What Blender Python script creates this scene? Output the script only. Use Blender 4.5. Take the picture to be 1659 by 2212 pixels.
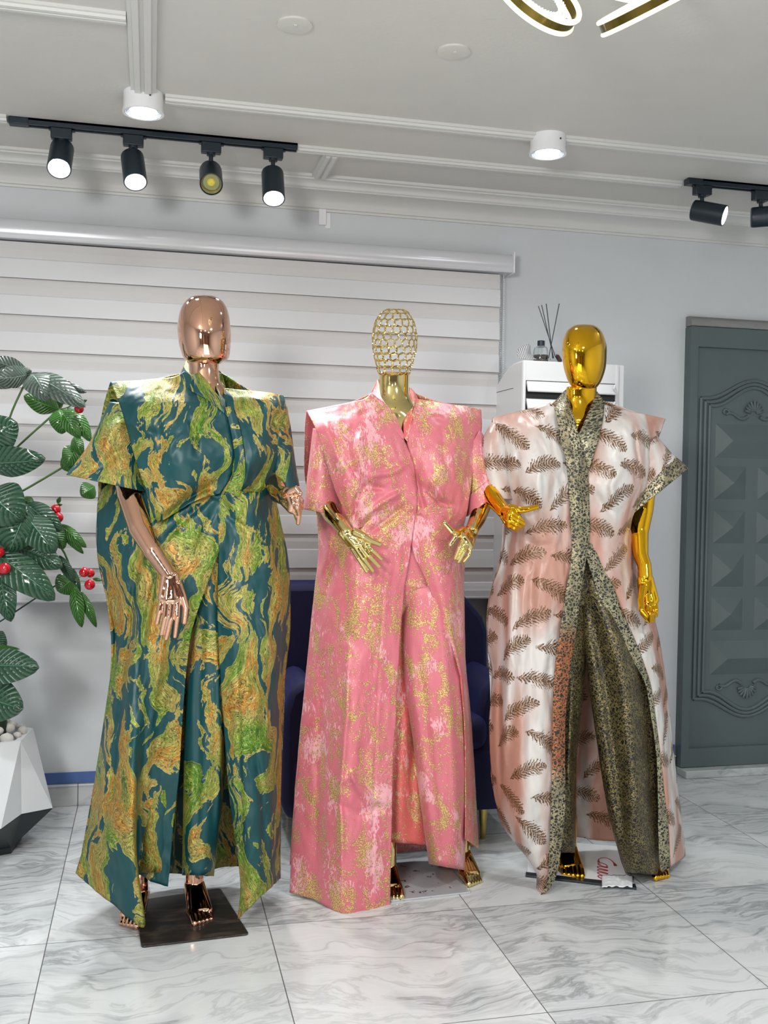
import bpy, math, random
import numpy as np
from mathutils import Matrix, Vector, noise as mnoise
D = bpy.data
C = bpy.context.scene.collection
for o in list(D.objects): D.objects.remove(o)
# ------------------------------------------------------------------ camera
YAW, PITCH, ROLL, FPX, CH = 0.229394, -0.0255456, 0.017269, 2160.77, 1.25266
W_, H_ = 1659.0, 2212.0
def _rz(a):
    c, s = math.cos(a), math.sin(a); return np.array([[c, -s, 0], [s, c, 0], [0, 0, 1.0]])
RB = _rz(-YAW)
CAM = np.array([0, 0, CH])
def ray(u, v):
    a, b = u-829.5, v-1106
    c, s = math.cos(ROLL), math.sin(ROLL)
    x = c*a+s*b; w = -s*a+c*b
    c, s = math.cos(PITCH), math.sin(PITCH)
    d = np.array([x, c*FPX+s*w, s*FPX-c*w])
    return RB @ d
def P(u, v, Y):
    """point of the plane y=Y seen at a picture position (a surveyor's aid, world metres come out)"""
    d = ray(u, v); return CAM + d*(Y/d[1])
cd = D.cameras.new('camera'); cam = D.objects.new('camera', cd); C.objects.link(cam)
fwd = Vector(ray(829.5, 1106)).normalized()
rgt = Vector(ray(830.5, 1106)-ray(829.5, 1106)).normalized()
up = rgt.cross(fwd)
m = Matrix((rgt, up, -fwd)).transposed().to_4x4(); m.translation = CAM
cam.matrix_world = m
cd.sensor_fit = 'HORIZONTAL'; cd.sensor_width = 36; cd.lens = FPX/W_*36; cd.clip_start = .05
bpy.context.scene.camera = cam
# ------------------------------------------------------------------ world, exposure, room light
sc = bpy.context.scene
sc.view_settings.view_transform = 'Standard'; sc.view_settings.look = 'None'
sc.view_settings.exposure = 0.50; sc.view_settings.gamma = 1.0
sc.view_settings.use_curve_mapping = False
wd = D.worlds.new('world'); sc.world = wd; wd.use_nodes = True
wd.node_tree.nodes['Background'].inputs[0].default_value = (.8, .88, 1, 1)
wd.node_tree.nodes['Background'].inputs[1].default_value = .05
def area(name, loc, target, size, power, col=(1, 1, 1), sy=None):
    l = D.lights.new(name, 'AREA'); l.energy = power; l.color = col; l.size = size
    if sy: l.shape = 'RECTANGLE'; l.size_y = sy
    o = D.objects.new(name, l); C.objects.link(o); o.location = loc
    o.rotation_euler = (Vector(target)-Vector(loc)).to_track_quat('-Z', 'Y').to_euler(); return o
def spot(name, loc, target, power, ang, blend=.6, col=(1, 1, 1), r=.03):
    l = D.lights.new(name, 'SPOT'); l.energy = power; l.color = col; l.spot_size = math.radians(ang)
    l.spot_blend = blend; l.shadow_soft_size = r
    o = D.objects.new(name, l); C.objects.link(o); o.location = loc
    o.rotation_euler = (Vector(target)-Vector(loc)).to_track_quat('-Z', 'Y').to_euler(); return o
KEY = 40
area('softbox_light', (-.95, -.3, 1.72), (.75, 3.2, 1.2), .45, KEY, (1, .98, .96))
for i, (x, y, e) in enumerate([(-.6, 1.0, 26), (1.9, 1.0, 26), (-.9, -.9, 8), (.7, -.6, 8), (2.2, -.9, 8)]):
    area('room_and_bounce_light', (x, y, 2.40), (x, y, 0), .30, e, (.96, .98, 1))
area('room_and_bounce_light', (.7, .2, .35), (.7, 1.4, 2.45), 1.6, 13, (.98, .98, .97))   # added lamp near the floor, imitating bounce off the pale tiles
# ------------------------------------------------------------------ materials
class NT:
    def __init__(s, name):
        s.m = D.materials.new(name); s.m.use_nodes = True; s.t = s.m.node_tree; s.t.nodes.clear()
        s.out = s.t.nodes.new('ShaderNodeOutputMaterial')
        s.b = s.t.nodes.new('ShaderNodeBsdfPrincipled'); s.t.links.new(s.b.outputs[0], s.out.inputs[0])
    def put(s, sock, v):
        if v is None: return
        if isinstance(v, bpy.types.NodeSocket): s.t.links.new(v, sock)
        else:
            try: sock.default_value = v
            except Exception:
                try: sock.default_value = (v, v, v)
                except Exception: sock.default_value = tuple(v)+(1,)
    def B(s, **k):
        for a, v in k.items():
            s.put(s.b.inputs[a.replace('_', ' ')], (tuple(v)+(1,) if isinstance(v, (tuple, list)) and len(v) == 3 and 'olor' in a or 'Tint' in a and isinstance(v, tuple) and len(v) == 3 else v))
        return s
    def node(s, t, ins=None, **k):
        n = s.t.nodes.new(t)
        for a, v in k.items(): setattr(n, a, v)
        for a, v in (ins or {}).items(): s.put(n.inputs[a], v)
        return n
    def m_(s, op, a, b=None, c=None, clamp=False):
        n = s.node('ShaderNodeMath', {0: a}, operation=op, use_clamp=clamp)
        if b is not None: s.put(n.inputs[1], b)
        if c is not None: s.put(n.inputs[2], c)
        return n.outputs[0]
    def v_(s, op, a, b=None, sc=None):
        n = s.node('ShaderNodeVectorMath', {0: a}, operation=op)
        if b is not None: s.put(n.inputs[1], b)
        if sc is not None: s.put(n.inputs['Scale'], sc)
        return n.outputs['Value'] if op in ('LENGTH', 'DOT_PRODUCT', 'DISTANCE') else n.outputs[0]
    def noise(s, vec, scale, detail=3, rough=.5, dist=0, col=False):
        n = s.node('ShaderNodeTexNoise', {'Vector': vec, 'Scale': scale, 'Detail': detail, 'Roughness': rough, 'Distortion': dist})
        return n.outputs['Color' if col else 'Fac']
    def vor(s, vec, scale, feat='F1', out='Distance', rnd=1):
        n = s.node('ShaderNodeTexVoronoi', {'Vector': vec, 'Scale': scale, 'Randomness': rnd}, feature=feat)
        return n.outputs[out]
    def ramp(s, f, stops, mode='LINEAR'):
        n = s.node('ShaderNodeValToRGB', {0: f}); r = n.color_ramp; r.interpolation = mode
        while len(r.elements) < len(stops): r.elements.new(.5)
        for e, (p, c) in zip(r.elements, stops):
            e.position = p; e.color = (c, c, c, 1) if isinstance(c, (int, float)) else tuple(c)+(1,)
        return n.outputs[0]
    def step(s, f, a, b):
        n = s.node('ShaderNodeMapRange', {'Value': f, 'From Min': a, 'From Max': b}, clamp=True); return n.outputs[0]
    def mix(s, f, a, b, mode='MIX'):
        n = s.node('ShaderNodeMix', data_type='RGBA', blend_type=mode)
        s.put(n.inputs[0], f)
        for i, v in ((6, a), (7, b)):
            s.put(n.inputs[i], tuple(v)+(1,) if isinstance(v, (tuple, list)) and len(v) == 3 else v)
        return n.outputs[2]
    def map(s, vec, loc=(0, 0, 0), rot=(0, 0, 0), scale=(1, 1, 1)):
        return s.node('ShaderNodeMapping', {'Vector': vec, 'Location': loc, 'Rotation': rot, 'Scale': scale}).outputs[0]
    def uv(s): return s.node('ShaderNodeTexCoord').outputs['UV']
    def obj(s): return s.node('ShaderNodeTexCoord').outputs['Object']
    def pos(s): return s.node('ShaderNodeNewGeometry').outputs['Position']
    def bump(s, h, strength=.3, dist=.002):
        s.put(s.b.inputs['Normal'], s.node('ShaderNodeBump', {'Height': h, 'Strength': strength, 'Distance': dist}).outputs[0]); return s
def plain(name, col, rough=.5, metal=0, bump=None, var=0, **k):
    n = NT(name); n.B(Base_Color=col, Roughness=rough, Metallic=metal, **k)
    if var:
        f = n.noise(n.pos(), 6, 4, .6)
        n.B(Base_Color=n.mix(f, tuple(max(0, c*(1-var)) for c in col), tuple(min(1, c*(1+var)) for c in col)))
    if bump: n.bump(n.noise(n.pos(), bump[0], 3, .6), bump[1], bump[2])
    return n.m
def emit(name, col, e):
    n = NT(name); n.B(Base_Color=(.8, .8, .8), Emission_Color=col, Emission_Strength=e); return n.m
MT = {}
MT['wall'] = plain('wall_paint', (.58, .605, .625), .55, 0, (60, .12, .002), .03)
MT['ceil'] = plain('ceiling_paint', (.58, .57, .54), .75, 0, (90, .25, .002), .04)
MT['mould'] = plain('moulding_paint', (.61, .61, .59), .5, 0, (50, .1, .002), .02)
MT['white'] = plain('white_plastic', (.78, .79, .80), .3)
MT['alu'] = plain('white_aluminium', (.62, .63, .66), .22, .15)
MT['black'] = plain('black_metal', (.012, .022, .032), .38, .2)
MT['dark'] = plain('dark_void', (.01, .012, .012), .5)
MT['blue'] = plain('blue_skirting_paint', (.055, .12, .32), .5, 0, None, .15)
MT['lamp'] = emit('lamp_glow', (.93, .97, 1), 14)
MT['lampring'] = plain('lamp_reflector', (.75, .8, .88), .25, .3)
MT['navy'] = plain('navy_velvet', (.001, .001, .035), .8, 0, (300, .2, .001), .5, Sheen_Weight=.25, Sheen_Tint=(.01, .03, .5, 1))
MT['brass'] = plain('brass', (.55, .42, .12), .2, 1)
MT['rose'] = plain('rose_gold_chrome', (.80, .46, .32), .05, 1)
MT['pale'] = plain('pale_gold_chrome', (.80, .64, .27), .07, 1)
MT['gold'] = plain('amber_gold_chrome', (.92, .50, .02), .05, 1)
MT['glass'] = NT('clear_glass').B(Base_Color=(.9, .95, .95), Roughness=.02, Transmission_Weight=1.0, IOR=1.4).m
MT['stone'] = plain('white_pebble', (.62, .60, .56), .6, 0, (80, .5, .004), .25)
MT['pot'] = plain('white_planter', (.66, .69, .70), .35, 0, None, .02)
MT['potbase'] = plain('black_planter_base', (.008, .014, .018), .4)
MT['berry'] = plain('red_berry', (.42, .003, .012), .15, Coat_Weight=.5)
MT['stem'] = plain('green_stem', (.06, .14, .03), .5, 0, None, .3)
MT['trunk'] = plain('dark_trunk', (.012, .028, .012), .6)
MT['door'] = plain('grey_door_paint', (.085, .112, .115), .42, 0, (40, .15, .002), .12)
MT['lintel'] = plain('door_head_plaster', (.22, .23, .22), .7, 0, (60, .4, .004), .2)
MT['grey'] = plain('dark_plate', (.02, .018, .016), .35, .7)
MT['paper'] = plain('white_paper', (.7, .71, .72), .7)
def leafmat(name, a, b):
    n = NT(name); u = n.uv()
    sx = n.node('ShaderNodeSeparateXYZ', {0: u})
    x, y = sx.outputs[0], sx.outputs[1]         # x along leaf 0..1, y -1..1 across
    ay = n.m_('ABSOLUTE', y)
    vein = n.m_('ABSOLUTE', n.m_('SINE', n.m_('MULTIPLY', n.m_('SUBTRACT', x, n.m_('MULTIPLY', ay, .22)), 34)))
    rib = n.step(ay, .02, .05)
    h = n.m_('MULTIPLY', n.m_('POWER', vein, .5), rib)
    c = n.mix(n.noise(u, 4, 3), a, b)
    c = n.mix(n.step(h, .0, .5), tuple(min(1, q*2.2+.02) for q in b), c)
    n.B(Base_Color=c, Roughness=.3, Specular_IOR_Level=.5, Coat_Weight=.25).bump(h, .9, .006); return n.m
MT['leafd'] = leafmat('dark_leaf', (.010, .045, .022), (.022, .080, .038))
MT['leafb'] = leafmat('bright_leaf', (.022, .10, .012), (.045, .16, .02))
MT['leafp'] = leafmat('dusty_leaf', (.055, .085, .065), (.09, .125, .10))
# --- marble floor, 60 cm bookmatched tiles
def marble(name, tiles=True):
    n = NT(name); p = n.pos()
    q = n.v_('ADD', p, (.26084+6, -2.80903+6, 0))
    sx = n.node('ShaderNodeSeparateXYZ', {0: q})
    fx = n.m_('PINGPONG', sx.outputs[0], .6); fy = n.m_('PINGPONG', sx.outputs[1], .6)
    cx = n.m_('FLOOR', n.m_('DIVIDE', sx.outputs[0], 1.2)); cy = n.m_('FLOOR', n.m_('DIVIDE', sx.outputs[1], 1.2))
    pm = n.node('ShaderNodeCombineXYZ', {0: fx, 1: fy, 2: n.m_('ADD', n.m_('MULTIPLY', cx, 1.3 if tiles else 0), n.m_('MULTIPLY', cy, 2.1))}).outputs[0]
    if not tiles: pm = n.v_('MULTIPLY', p, (1, 1, 2))
    w = n.v_('SUBTRACT', n.noise(pm, 1.7, 3, .5, 0, True), (.5, .5, .5))
    w2 = n.v_('SUBTRACT', n.noise(pm, 9, 2, .5, 0, True), (.5, .5, .5))
    pw = n.v_('ADD', n.v_('ADD', pm, n.v_('SCALE', w, None, .55)), n.v_('SCALE', w2, None, .025))
    st = n.map(pw, rot=(0, 0, .8), scale=(1.0, 4.6, 1))
    v1 = n.noise(st, 2.3, 10, .62)
    v2 = n.noise(n.map(pw, rot=(0, 0, .8), scale=(1.5, 22, 1)), 5, 6, .7)
    veil = n.noise(pw, 3.0, 4, .55)
    line = n.m_('SUBTRACT', 1, n.step(n.m_('ABSOLUTE', n.m_('SUBTRACT', v1, .5)), 0, .035))
    amt = n.step(veil, .42, .54)
    base = n.mix(n.step(v2, .35, .68), (.40, .42, .425), (.55, .57, .575))
    base = n.mix(n.m_('MULTIPLY', amt, .75), base, (.62, .64, .635))
    c = n.mix(n.m_('MULTIPLY', n.m_('MULTIPLY', line, n.m_('SUBTRACT', 1, n.m_('MULTIPLY', amt, .55))), .60), base, (.17, .18, .185))
    rough = .13
    if tiles:
        ex = n.m_('PINGPONG', sx.outputs[0], .3); ey = n.m_('PINGPONG', sx.outputs[1], .3)
        # distance to nearest multiple of .6
        gx = n.m_('ABSOLUTE', n.m_('SUBTRACT', n.m_('MODULO', n.m_('ADD', sx.outputs[0], .3), .6), .3))
        gy = n.m_('ABSOLUTE', n.m_('SUBTRACT', n.m_('MODULO', n.m_('ADD', sx.outputs[1], .3), .6), .3))
        g = n.m_('LESS_THAN', n.m_('MINIMUM', gx, gy), .0013)
        c = n.mix(g, c, (.09, .085, .08)); rough = n.m_('ADD', n.m_('MULTIPLY', g, .5), .13)
    else:
        gx = n.m_('ABSOLUTE', n.m_('SUBTRACT', n.m_('MODULO', n.m_('ADD', sx.outputs[0], .3), .6), .3))
        c = n.mix(n.m_('LESS_THAN', gx, .0016), n.mix(.35, c, (.3, .32, .33)), (.09, .085, .08))
    n.B(Base_Color=c, Roughness=rough, Specular_IOR_Level=.45); return n.m
MT['floor'] = marble('marble_floor_tiles'); MT['skirt'] = marble('marble_skirting', False)
# --- brocades (UV in metres of cloth)
def swirl(name, seed, dark=False):
    n = NT(name); u = n.v_('ADD', n.uv(), (seed, seed*.7, 0))
    w = n.v_('SUBTRACT', n.noise(u, 3.6, 2, .5, 0, True), (.5, .5, .5))
    w2 = n.v_('SUBTRACT', n.noise(u, 22, 3, .6, 0, True), (.5, .5, .5))
    p = n.v_('ADD', n.v_('ADD', u, n.v_('SCALE', w, None, .38)), n.v_('SCALE', w2, None, .022))
    p = n.map(p, rot=(0, 0, .5), scale=(1.7, .55, 1))
    n1 = n.noise(p, 7.0, 7, .56, .6)
    n1 = n.m_('ADD', n1, n.m_('MULTIPLY', n.m_('SUBTRACT', n.noise(n.map(p, scale=(3.2, .8, 1)), 11, 4, .6), .5), .22))
    T = .490
    inside = n.step(n1, T-.003, T+.003)
    edge = n.m_('SUBTRACT', 1, n.step(n.m_('ABSOLUTE', n.m_('SUBTRACT', n1, T)), .004, .009))
    cont = n.m_('ABSOLUTE', n.m_('SINE', n.m_('MULTIPLY', n.m_('ADD', n1, n.m_('MULTIPLY', n.noise(u, 70, 3, .6), .03)), 62)))
    n2 = n.m_('ADD', n.m_('MULTIPLY', n1, .55), n.m_('MULTIPLY', n.noise(p, 5.5, 3, .5, .3), .62))
    col = n.ramp(n2, [(.46, (.02, .10, .008)), (.53, (.10, .24, .010)), (.585, (.20, .25, .03)), (.63, (.36, .27, .07)), (.67, (.46, .17, .010)), (.705, (.28, .26, .04)), (.745, (.06, .11, .015))])
    sp = n.noise(n.map(p, scale=(1.5, 1.1, 1)), 300, 2, .6)
    sp2 = n.noise(p, 110, 3, .7)
    col = n.mix(n.m_('MULTIPLY', n.step(sp2, .50, .60), .5), col, (.58, .56, .14))
    col = n.mix(n.m_('MULTIPLY', n.step(sp, .52, .62), .80), col, (.010, .030, .014))
    col = n.mix(n.m_('MULTIPLY', n.m_('SUBTRACT', 1, n.step(cont, .0, .34)), .95), col, (.004, .022, .018))
    teal = n.mix(n.noise(u, 12, 3), (.001, .034, .040), (.002, .060, .064))
    c = n.mix(inside, teal, col); c = n.mix(n.m_('MULTIPLY', edge, .8), c, (.50, .38, .10))
    n.B(Base_Color=c, Roughness=n.mix(inside, (.44,)*3, (.46,)*3), Metallic=n.m_('MULTIPLY', inside, .3), Specular_IOR_Level=.45)
    h = n.m_('ADD', n.m_('MULTIPLY', inside, n.m_('ADD', .8, sp)), n.m_('MULTIPLY', n.noise(u, 30, 3), .5))
    n.bump(h, .55, .002); return n.m
def pinkbro(name, seed, base=((.52, .105, .14), (.60, .165, .20)), gold=(.66, .42, .16)):
    n = NT(name); u = n.v_('ADD', n.uv(), (seed, seed*.3, 0))
    us = n.map(u, scale=(1, .7, 1), rot=(0, 0, .3))
    big = n.noise(us, 17, 3, .6, .9)
    fine = n.noise(u, 150, 3, .62, 1.2)
    m = n.m_('ADD', fine, n.m_('MULTIPLY', n.m_('SUBTRACT', big, .5), 1.15))
    g = n.step(m, .575, .59)
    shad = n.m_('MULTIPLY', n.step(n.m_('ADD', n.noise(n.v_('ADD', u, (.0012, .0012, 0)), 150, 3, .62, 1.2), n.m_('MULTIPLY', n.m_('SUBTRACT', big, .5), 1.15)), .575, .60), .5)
    big2 = n.noise(n.v_('ADD', us, (4, 2, 0)), 11, 2, .5, .5)
    m2 = n.m_('ADD', n.noise(n.map(u, scale=(1.6, .6, 1)), 95, 2, .6, 1.0), n.m_('MULTIPLY', n.m_('SUBTRACT', big2, .5), 1.3))
    g2 = n.step(m2, .64, .67)
    c = n.mix(n.noise(u, 7, 2), base[0], base[1])
    c = n.mix(n.m_('MULTIPLY', g2, .55), c, (.80, .50, .52))
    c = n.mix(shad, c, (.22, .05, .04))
    gc = n.mix(n.step(n.noise(u, 300, 2), .42, .6), tuple(x*.45 for x in gold), tuple(min(1, x*1.35) for x in gold))
    c = n.mix(g, c, gc)
    weave = n.noise(n.map(u, scale=(6, .5, 1)), 120, 2)
    n.B(Base_Color=c, Roughness=.40, Metallic=n.m_('MULTIPLY', g, .4), Specular_IOR_Level=.6, Sheen_Weight=.1)
    n.bump(n.m_('ADD', n.m_('MULTIPLY', g, 1.2), n.m_('MULTIPLY', weave, .8)), .45, .0015); return n.m
def feather(name, seed, satin=((.56, .53, .50), (.42, .22, .165)), fc=((.07, .028, .010), (.27, .15, .06)), lo=.44, hi=.60, dens=.155, ang=.60):
    n = NT(name); u = n.v_('ADD', n.uv(), (seed+7, seed*.3+7, 0))
    sx = n.node('ShaderNodeSeparateXYZ', {0: u}); X, Y = sx.outputs[0], sx.outputs[1]
    CX, CY = dens, dens*.60
    row = n.m_('FLOOR', n.m_('DIVIDE', Y, CY))
    Xo = n.m_('ADD', X, n.m_('MULTIPLY', row, CX*.5+.013))
    col = n.m_('FLOOR', n.m_('DIVIDE', Xo, CX))
    lx = n.m_('SUBTRACT', n.m_('SUBTRACT', Xo, n.m_('MULTIPLY', col, CX)), CX/2)
    ly = n.m_('SUBTRACT', n.m_('SUBTRACT', Y, n.m_('MULTIPLY', row, CY)), CY/2)
    wn = n.node('ShaderNodeTexWhiteNoise', {'Vector': n.node('ShaderNodeCombineXYZ', {0: col, 1: row, 2: 0}).outputs[0]}, noise_dimensions='3D')
    rs = n.node('ShaderNodeSeparateColor', {0: wn.outputs['Color']})
    r1, r2, r3 = rs.outputs[0], rs.outputs[1], rs.outputs[2]
    sgn = n.m_('SUBTRACT', n.m_('MULTIPLY', n.m_('GREATER_THAN', r2, .35), 2), 1)
    a = n.m_('MULTIPLY', n.m_('ADD', n.m_('MULTIPLY', r1, .5), ang-.45), sgn)
    ca, sa = n.m_('COSINE', a), n.m_('SINE', a)
    x = n.m_('ADD', n.m_('MULTIPLY', lx, ca), n.m_('MULTIPLY', ly, sa))
    y = n.m_('SUBTRACT', n.m_('MULTIPLY', ly, ca), n.m_('MULTIPLY', lx, sa))
    jit = n.m_('SUBTRACT', n.noise(u, 70, 3, .7), .5)
    wob = n.v_('SUBTRACT', n.noise(u, 42, 3, .65, 0, True), (.5, .5, .5)); ws = n.node('ShaderNodeSeparateXYZ', {0: wob})
    x = n.m_('ADD', x, n.m_('MULTIPLY', ws.outputs[0], .016)); y = n.m_('ADD', y, n.m_('MULTIPLY', ws.outputs[1], .020))
    y = n.m_('ADD', y, n.m_('MULTIPLY', n.m_('MULTIPLY', x, x), 2.2))
    y = n.m_('SUBTRACT', y, .004)
    L = CX*.47
    t = n.m_('DIVIDE', x, L)                                   # -1 quill .. 1 tip
    env = n.m_('SQRT', n.m_('MAXIMUM', n.m_('SUBTRACT', 1, n.m_('MULTIPLY', t, t)), 0))
    env = n.m_('MULTIPLY', env, n.m_('ADD', .72, n.m_('MULTIPLY', t, .28)))
    ay = n.m_('ABSOLUTE', y)
    barb = n.m_('SINE', n.m_('MULTIPLY', n.m_('ADD', n.m_('SUBTRACT', x, n.m_('MULTIPLY', ay, 1.1)), n.m_('MULTIPLY', jit, .016)), 560))
    wlim = n.m_('MULTIPLY', env, n.m_('ADD', .0275, n.m_('ADD', n.m_('MULTIPLY', barb, .0085), n.m_('MULTIPLY', jit, .075))))
    ins = n.step(n.m_('SUBTRACT', wlim, ay), 0, .0008)
    gap = n.step(n.m_('ADD', barb, n.m_('MULTIPLY', n.m_('DIVIDE', ay, .024), -1.35)), -.75, -.45)
    ins2 = n.m_('MULTIPLY', ins, n.m_('MAXIMUM', gap, .42))
    keep = n.m_('GREATER_THAN', r3, .06)
    ins2 = n.m_('MULTIPLY', ins2, keep)
    fcol = n.mix(n.step(n.noise(n.map(u, scale=(1, 1, 1)), 260, 2, .6), .46, .6), fc[0], fc[1])
    us = n.map(u, scale=(1, .28, 1))
    c = n.mix(n.step(n.noise(us, 8, 2, .4, .3), lo, hi), satin[1], satin[0])
    c = n.mix(ins2, c, fcol)
    n.B(Base_Color=c, Roughness=.38, Metallic=n.m_('MULTIPLY', ins2, .25), Specular_IOR_Level=.6)
    n.bump(n.m_('ADD', n.m_('MULTIPLY', ins2, 1.0), n.m_('MULTIPLY', n.noise(u, 60, 4, .6), .9)), .45, .0016); return n.m
def jacq(name, seed, g1=(.42, .34, .14), g0=(.02, .022, .016), thr=.5, rot=0, copper=False):
    n = NT(name); u = n.v_('ADD', n.uv(), (seed, seed, 0))
    w = n.v_('SUBTRACT', n.noise(u, 60, 3, .6, 0, True), (.5, .5, .5))
    p = n.v_('ADD', u, n.v_('SCALE', w, None, .026))
    p = n.map(p, rot=(0, 0, rot), scale=(1, 1.25, 1))
    e = n.vor(p, 85, 'DISTANCE_TO_EDGE'); f = n.m_('ADD', e, n.m_('MULTIPLY', n.m_('SUBTRACT', n.noise(p, 170, 3, .65), .5), .55))
    g = n.m_('SUBTRACT', 1, n.step(f, thr, thr+.06))
    big = n.noise(u, 14, 2)
    ga = n.mix(n.step(big, .4, .6), g1, tuple(x*.62 for x in g1))
    if copper:
        sy = n.node('ShaderNodeSeparateXYZ', {0: n.uv()})
        k = n.m_('MULTIPLY', n.step(sy.outputs[1], .85, .78), n.step(sy.outputs[1], .34, .42))
        ga = n.mix(k, ga, (.42, .14, .05))
    c = n.mix(g, g0, ga)
    n.B(Base_Color=c, Roughness=n.mix(g, (.45,)*3, (.33,)*3), Metallic=n.m_('MULTIPLY', g, .55), Specular_IOR_Level=.6)
    n.bump(n.m_('ADD', g, n.noise(n.map(u, scale=(1, 5, 1)), 90, 3)), .5, .0015); return n.m
MT['green'] = swirl('emerald_swirl_brocade', 0.0); MT['green2'] = swirl('emerald_swirl_brocade_alt', 3.3)
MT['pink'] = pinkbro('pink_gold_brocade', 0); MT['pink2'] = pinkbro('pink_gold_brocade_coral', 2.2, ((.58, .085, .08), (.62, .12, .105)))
MT['feather'] = feather('feather_brocade', 0)
MT['featherd'] = feather('feather_brocade_reverse', 3, ((.16, .09, .08), (.10, .045, .04)), ((.42, .40, .40), (.55, .53, .53)))
MT['jacq'] = jacq('black_gold_jacquard_trim', 0, (.46, .40, .24), (.008, .010, .006), .085, 0, True); MT['jacqs'] = jacq('black_silver_gold_jacquard_trim', 9, (.46, .42, .26), (.008, .011, .007), .085)
MT['jacqt'] = jacq('black_gold_jacquard', 4, (.32, .25, .09), (.004, .005, .004), .05, .9)
# ------------------------------------------------------------------ mesh helpers
def fin(name, V, F, mat, parent=None, smooth=True, uv=None, origin=None, mats=None, fm=None):
    V = np.asarray(V, float)
    if parent is not None: org = np.array(parent['_w'])
    elif origin is not None: org = np.array(origin, float)
    else: org = np.array([(V[:, 0].min()+V[:, 0].max())/2, (V[:, 1].min()+V[:, 1].max())/2, V[:, 2].min()])
    me = D.meshes.new(name); me.from_pydata([tuple(v) for v in (V-org)], [], [tuple(int(i) for i in f) for f in F])
    for mm in (mats or [mat]): me.materials.append(mm)
    if uv is not None:
        l = me.uv_layers.new(name='UVMap'); li = np.zeros(len(me.loops), int); me.loops.foreach_get('vertex_index', li)
        l.data.foreach_set('uv', np.asarray(uv, float)[li].ravel())
    if smooth: me.polygons.foreach_set('use_smooth', [True]*len(me.polygons))
    if fm is not None: me.polygons.foreach_set('material_index', fm)
    me.update()
    o = D.objects.new(name, me); C.objects.link(o)
    if parent is not None:
        # parents hold translation only, so a child mesh is stored relative to its root's base
        o.parent = parent; o['_w'] = tuple(org)
    else: o.location = org; o['_w'] = tuple(org)
    return o
def tag(o, label, cat, group=None):
    o['label'] = label; o['category'] = cat
    if group: o['group'] = group
    return o
def thing(name, label, cat, loc, group=None):
    o = D.objects.new(name, None); C.objects.link(o); o.location = loc; o['_w'] = tuple(float(x) for x in loc)
    o.empty_display_size = .1
    return tag(o, label, cat, group)
def struct(o): o['kind'] = 'structure'; return o
class MB:
    def __init__(s): s.V = []; s.F = []
    def add(s, V, F):
        k = len(s.V); s.V += [tuple(v) for v in V]; s.F += [tuple(i+k for i in f) for f in F]; return s
    def box(s, a, b):
        (x0, y0, z0), (x1, y1, z1) = a, b
        V = [(x0, y0, z0), (x1, y0, z0), (x1, y1, z0), (x0, y1, z0), (x0, y0, z1), (x1, y0, z1), (x1, y1, z1), (x0, y1, z1)]
        return s.add(V, [(3, 2, 1, 0), (4, 5, 6, 7), (0, 1, 5, 4), (1, 2, 6, 5), (2, 3, 7, 6), (3, 0, 4, 7)])
    def tube(s, pts, r, n=12, cap=True, squash=1):
        pts = [np.array(p, float) for p in pts]; rs = r if isinstance(r, (list, tuple)) else [r]*len(pts)
        V = []; F = []; prev = None
        for i, p in enumerate(pts):
            t = pts[min(i+1, len(pts)-1)]-pts[max(i-1, 0)]; t /= np.linalg.norm(t)+1e-12
            if prev is None:
                a = np.cross(t, [0, 0, 1.0]);
                if np.linalg.norm(a) < 1e-3: a = np.cross(t, [1.0, 0, 0])
            else: a = prev-t*np.dot(prev, t)
            a /= np.linalg.norm(a); prev = a; b = np.cross(t, a)
            for k in range(n):
                th = 2*math.pi*k/n; V.append(p+rs[i]*(math.cos(th)*a+math.sin(th)*b*squash))
        for i in range(len(pts)-1):
            for k in range(n):
                F.append((i*n+k, i*n+(k+1) % n, (i+1)*n+(k+1) % n, (i+1)*n+k))
        if cap: F.append(tuple(range(n))[::-1]); F.append(tuple((len(pts)-1)*n+k for k in range(n)))
        return s.add(V, F)
    def lathe(s, prof, c, ax=(0, 0, 1), n=32, caps=True):
        ax = np.array(ax, float); ax /= np.linalg.norm(ax)
        return s.tube2(prof, np.array(c, float), ax, n, caps)
    def tube2(s, prof, c, ax, n, caps):
        a = np.cross(ax, [0, 0, 1.0])
        if np.linalg.norm(a) < 1e-3: a = np.array([1.0, 0, 0])
        a /= np.linalg.norm(a); b = np.cross(ax, a); V = []; F = []
        for r, h in prof:
            for k in range(n):
                th = 2*math.pi*k/n; V.append(c+ax*h+r*(math.cos(th)*a+math.sin(th)*b))
        for i in range(len(prof)-1):
            for k in range(n): F.append((i*n+k, i*n+(k+1) % n, (i+1)*n+(k+1) % n, (i+1)*n+k))
        if caps:
            if prof[0][0] > 1e-6: F.append(tuple(range(n))[::-1])
            if prof[-1][0] > 1e-6: F.append(tuple((len(prof)-1)*n+k for k in range(n)))
        return s.add(V, F)
    def done(s, name, mat, parent=None, smooth=False, bevel=0, **k):
        o = fin(name, s.V, s.F, mat, parent, smooth, **k)
        if bevel:
            b = o.modifiers.new('b', 'BEVEL'); b.width = bevel; b.segments = 2; b.limit_method = 'ANGLE'; b.angle_limit = .6
        if smooth or bevel: autos(o)
        return o
def autos(o):
    o.data.polygons.foreach_set('use_smooth', [True]*len(o.data.polygons))
    try: o.data.set_sharp_from_angle(angle=.6)
    except Exception: pass
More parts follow.
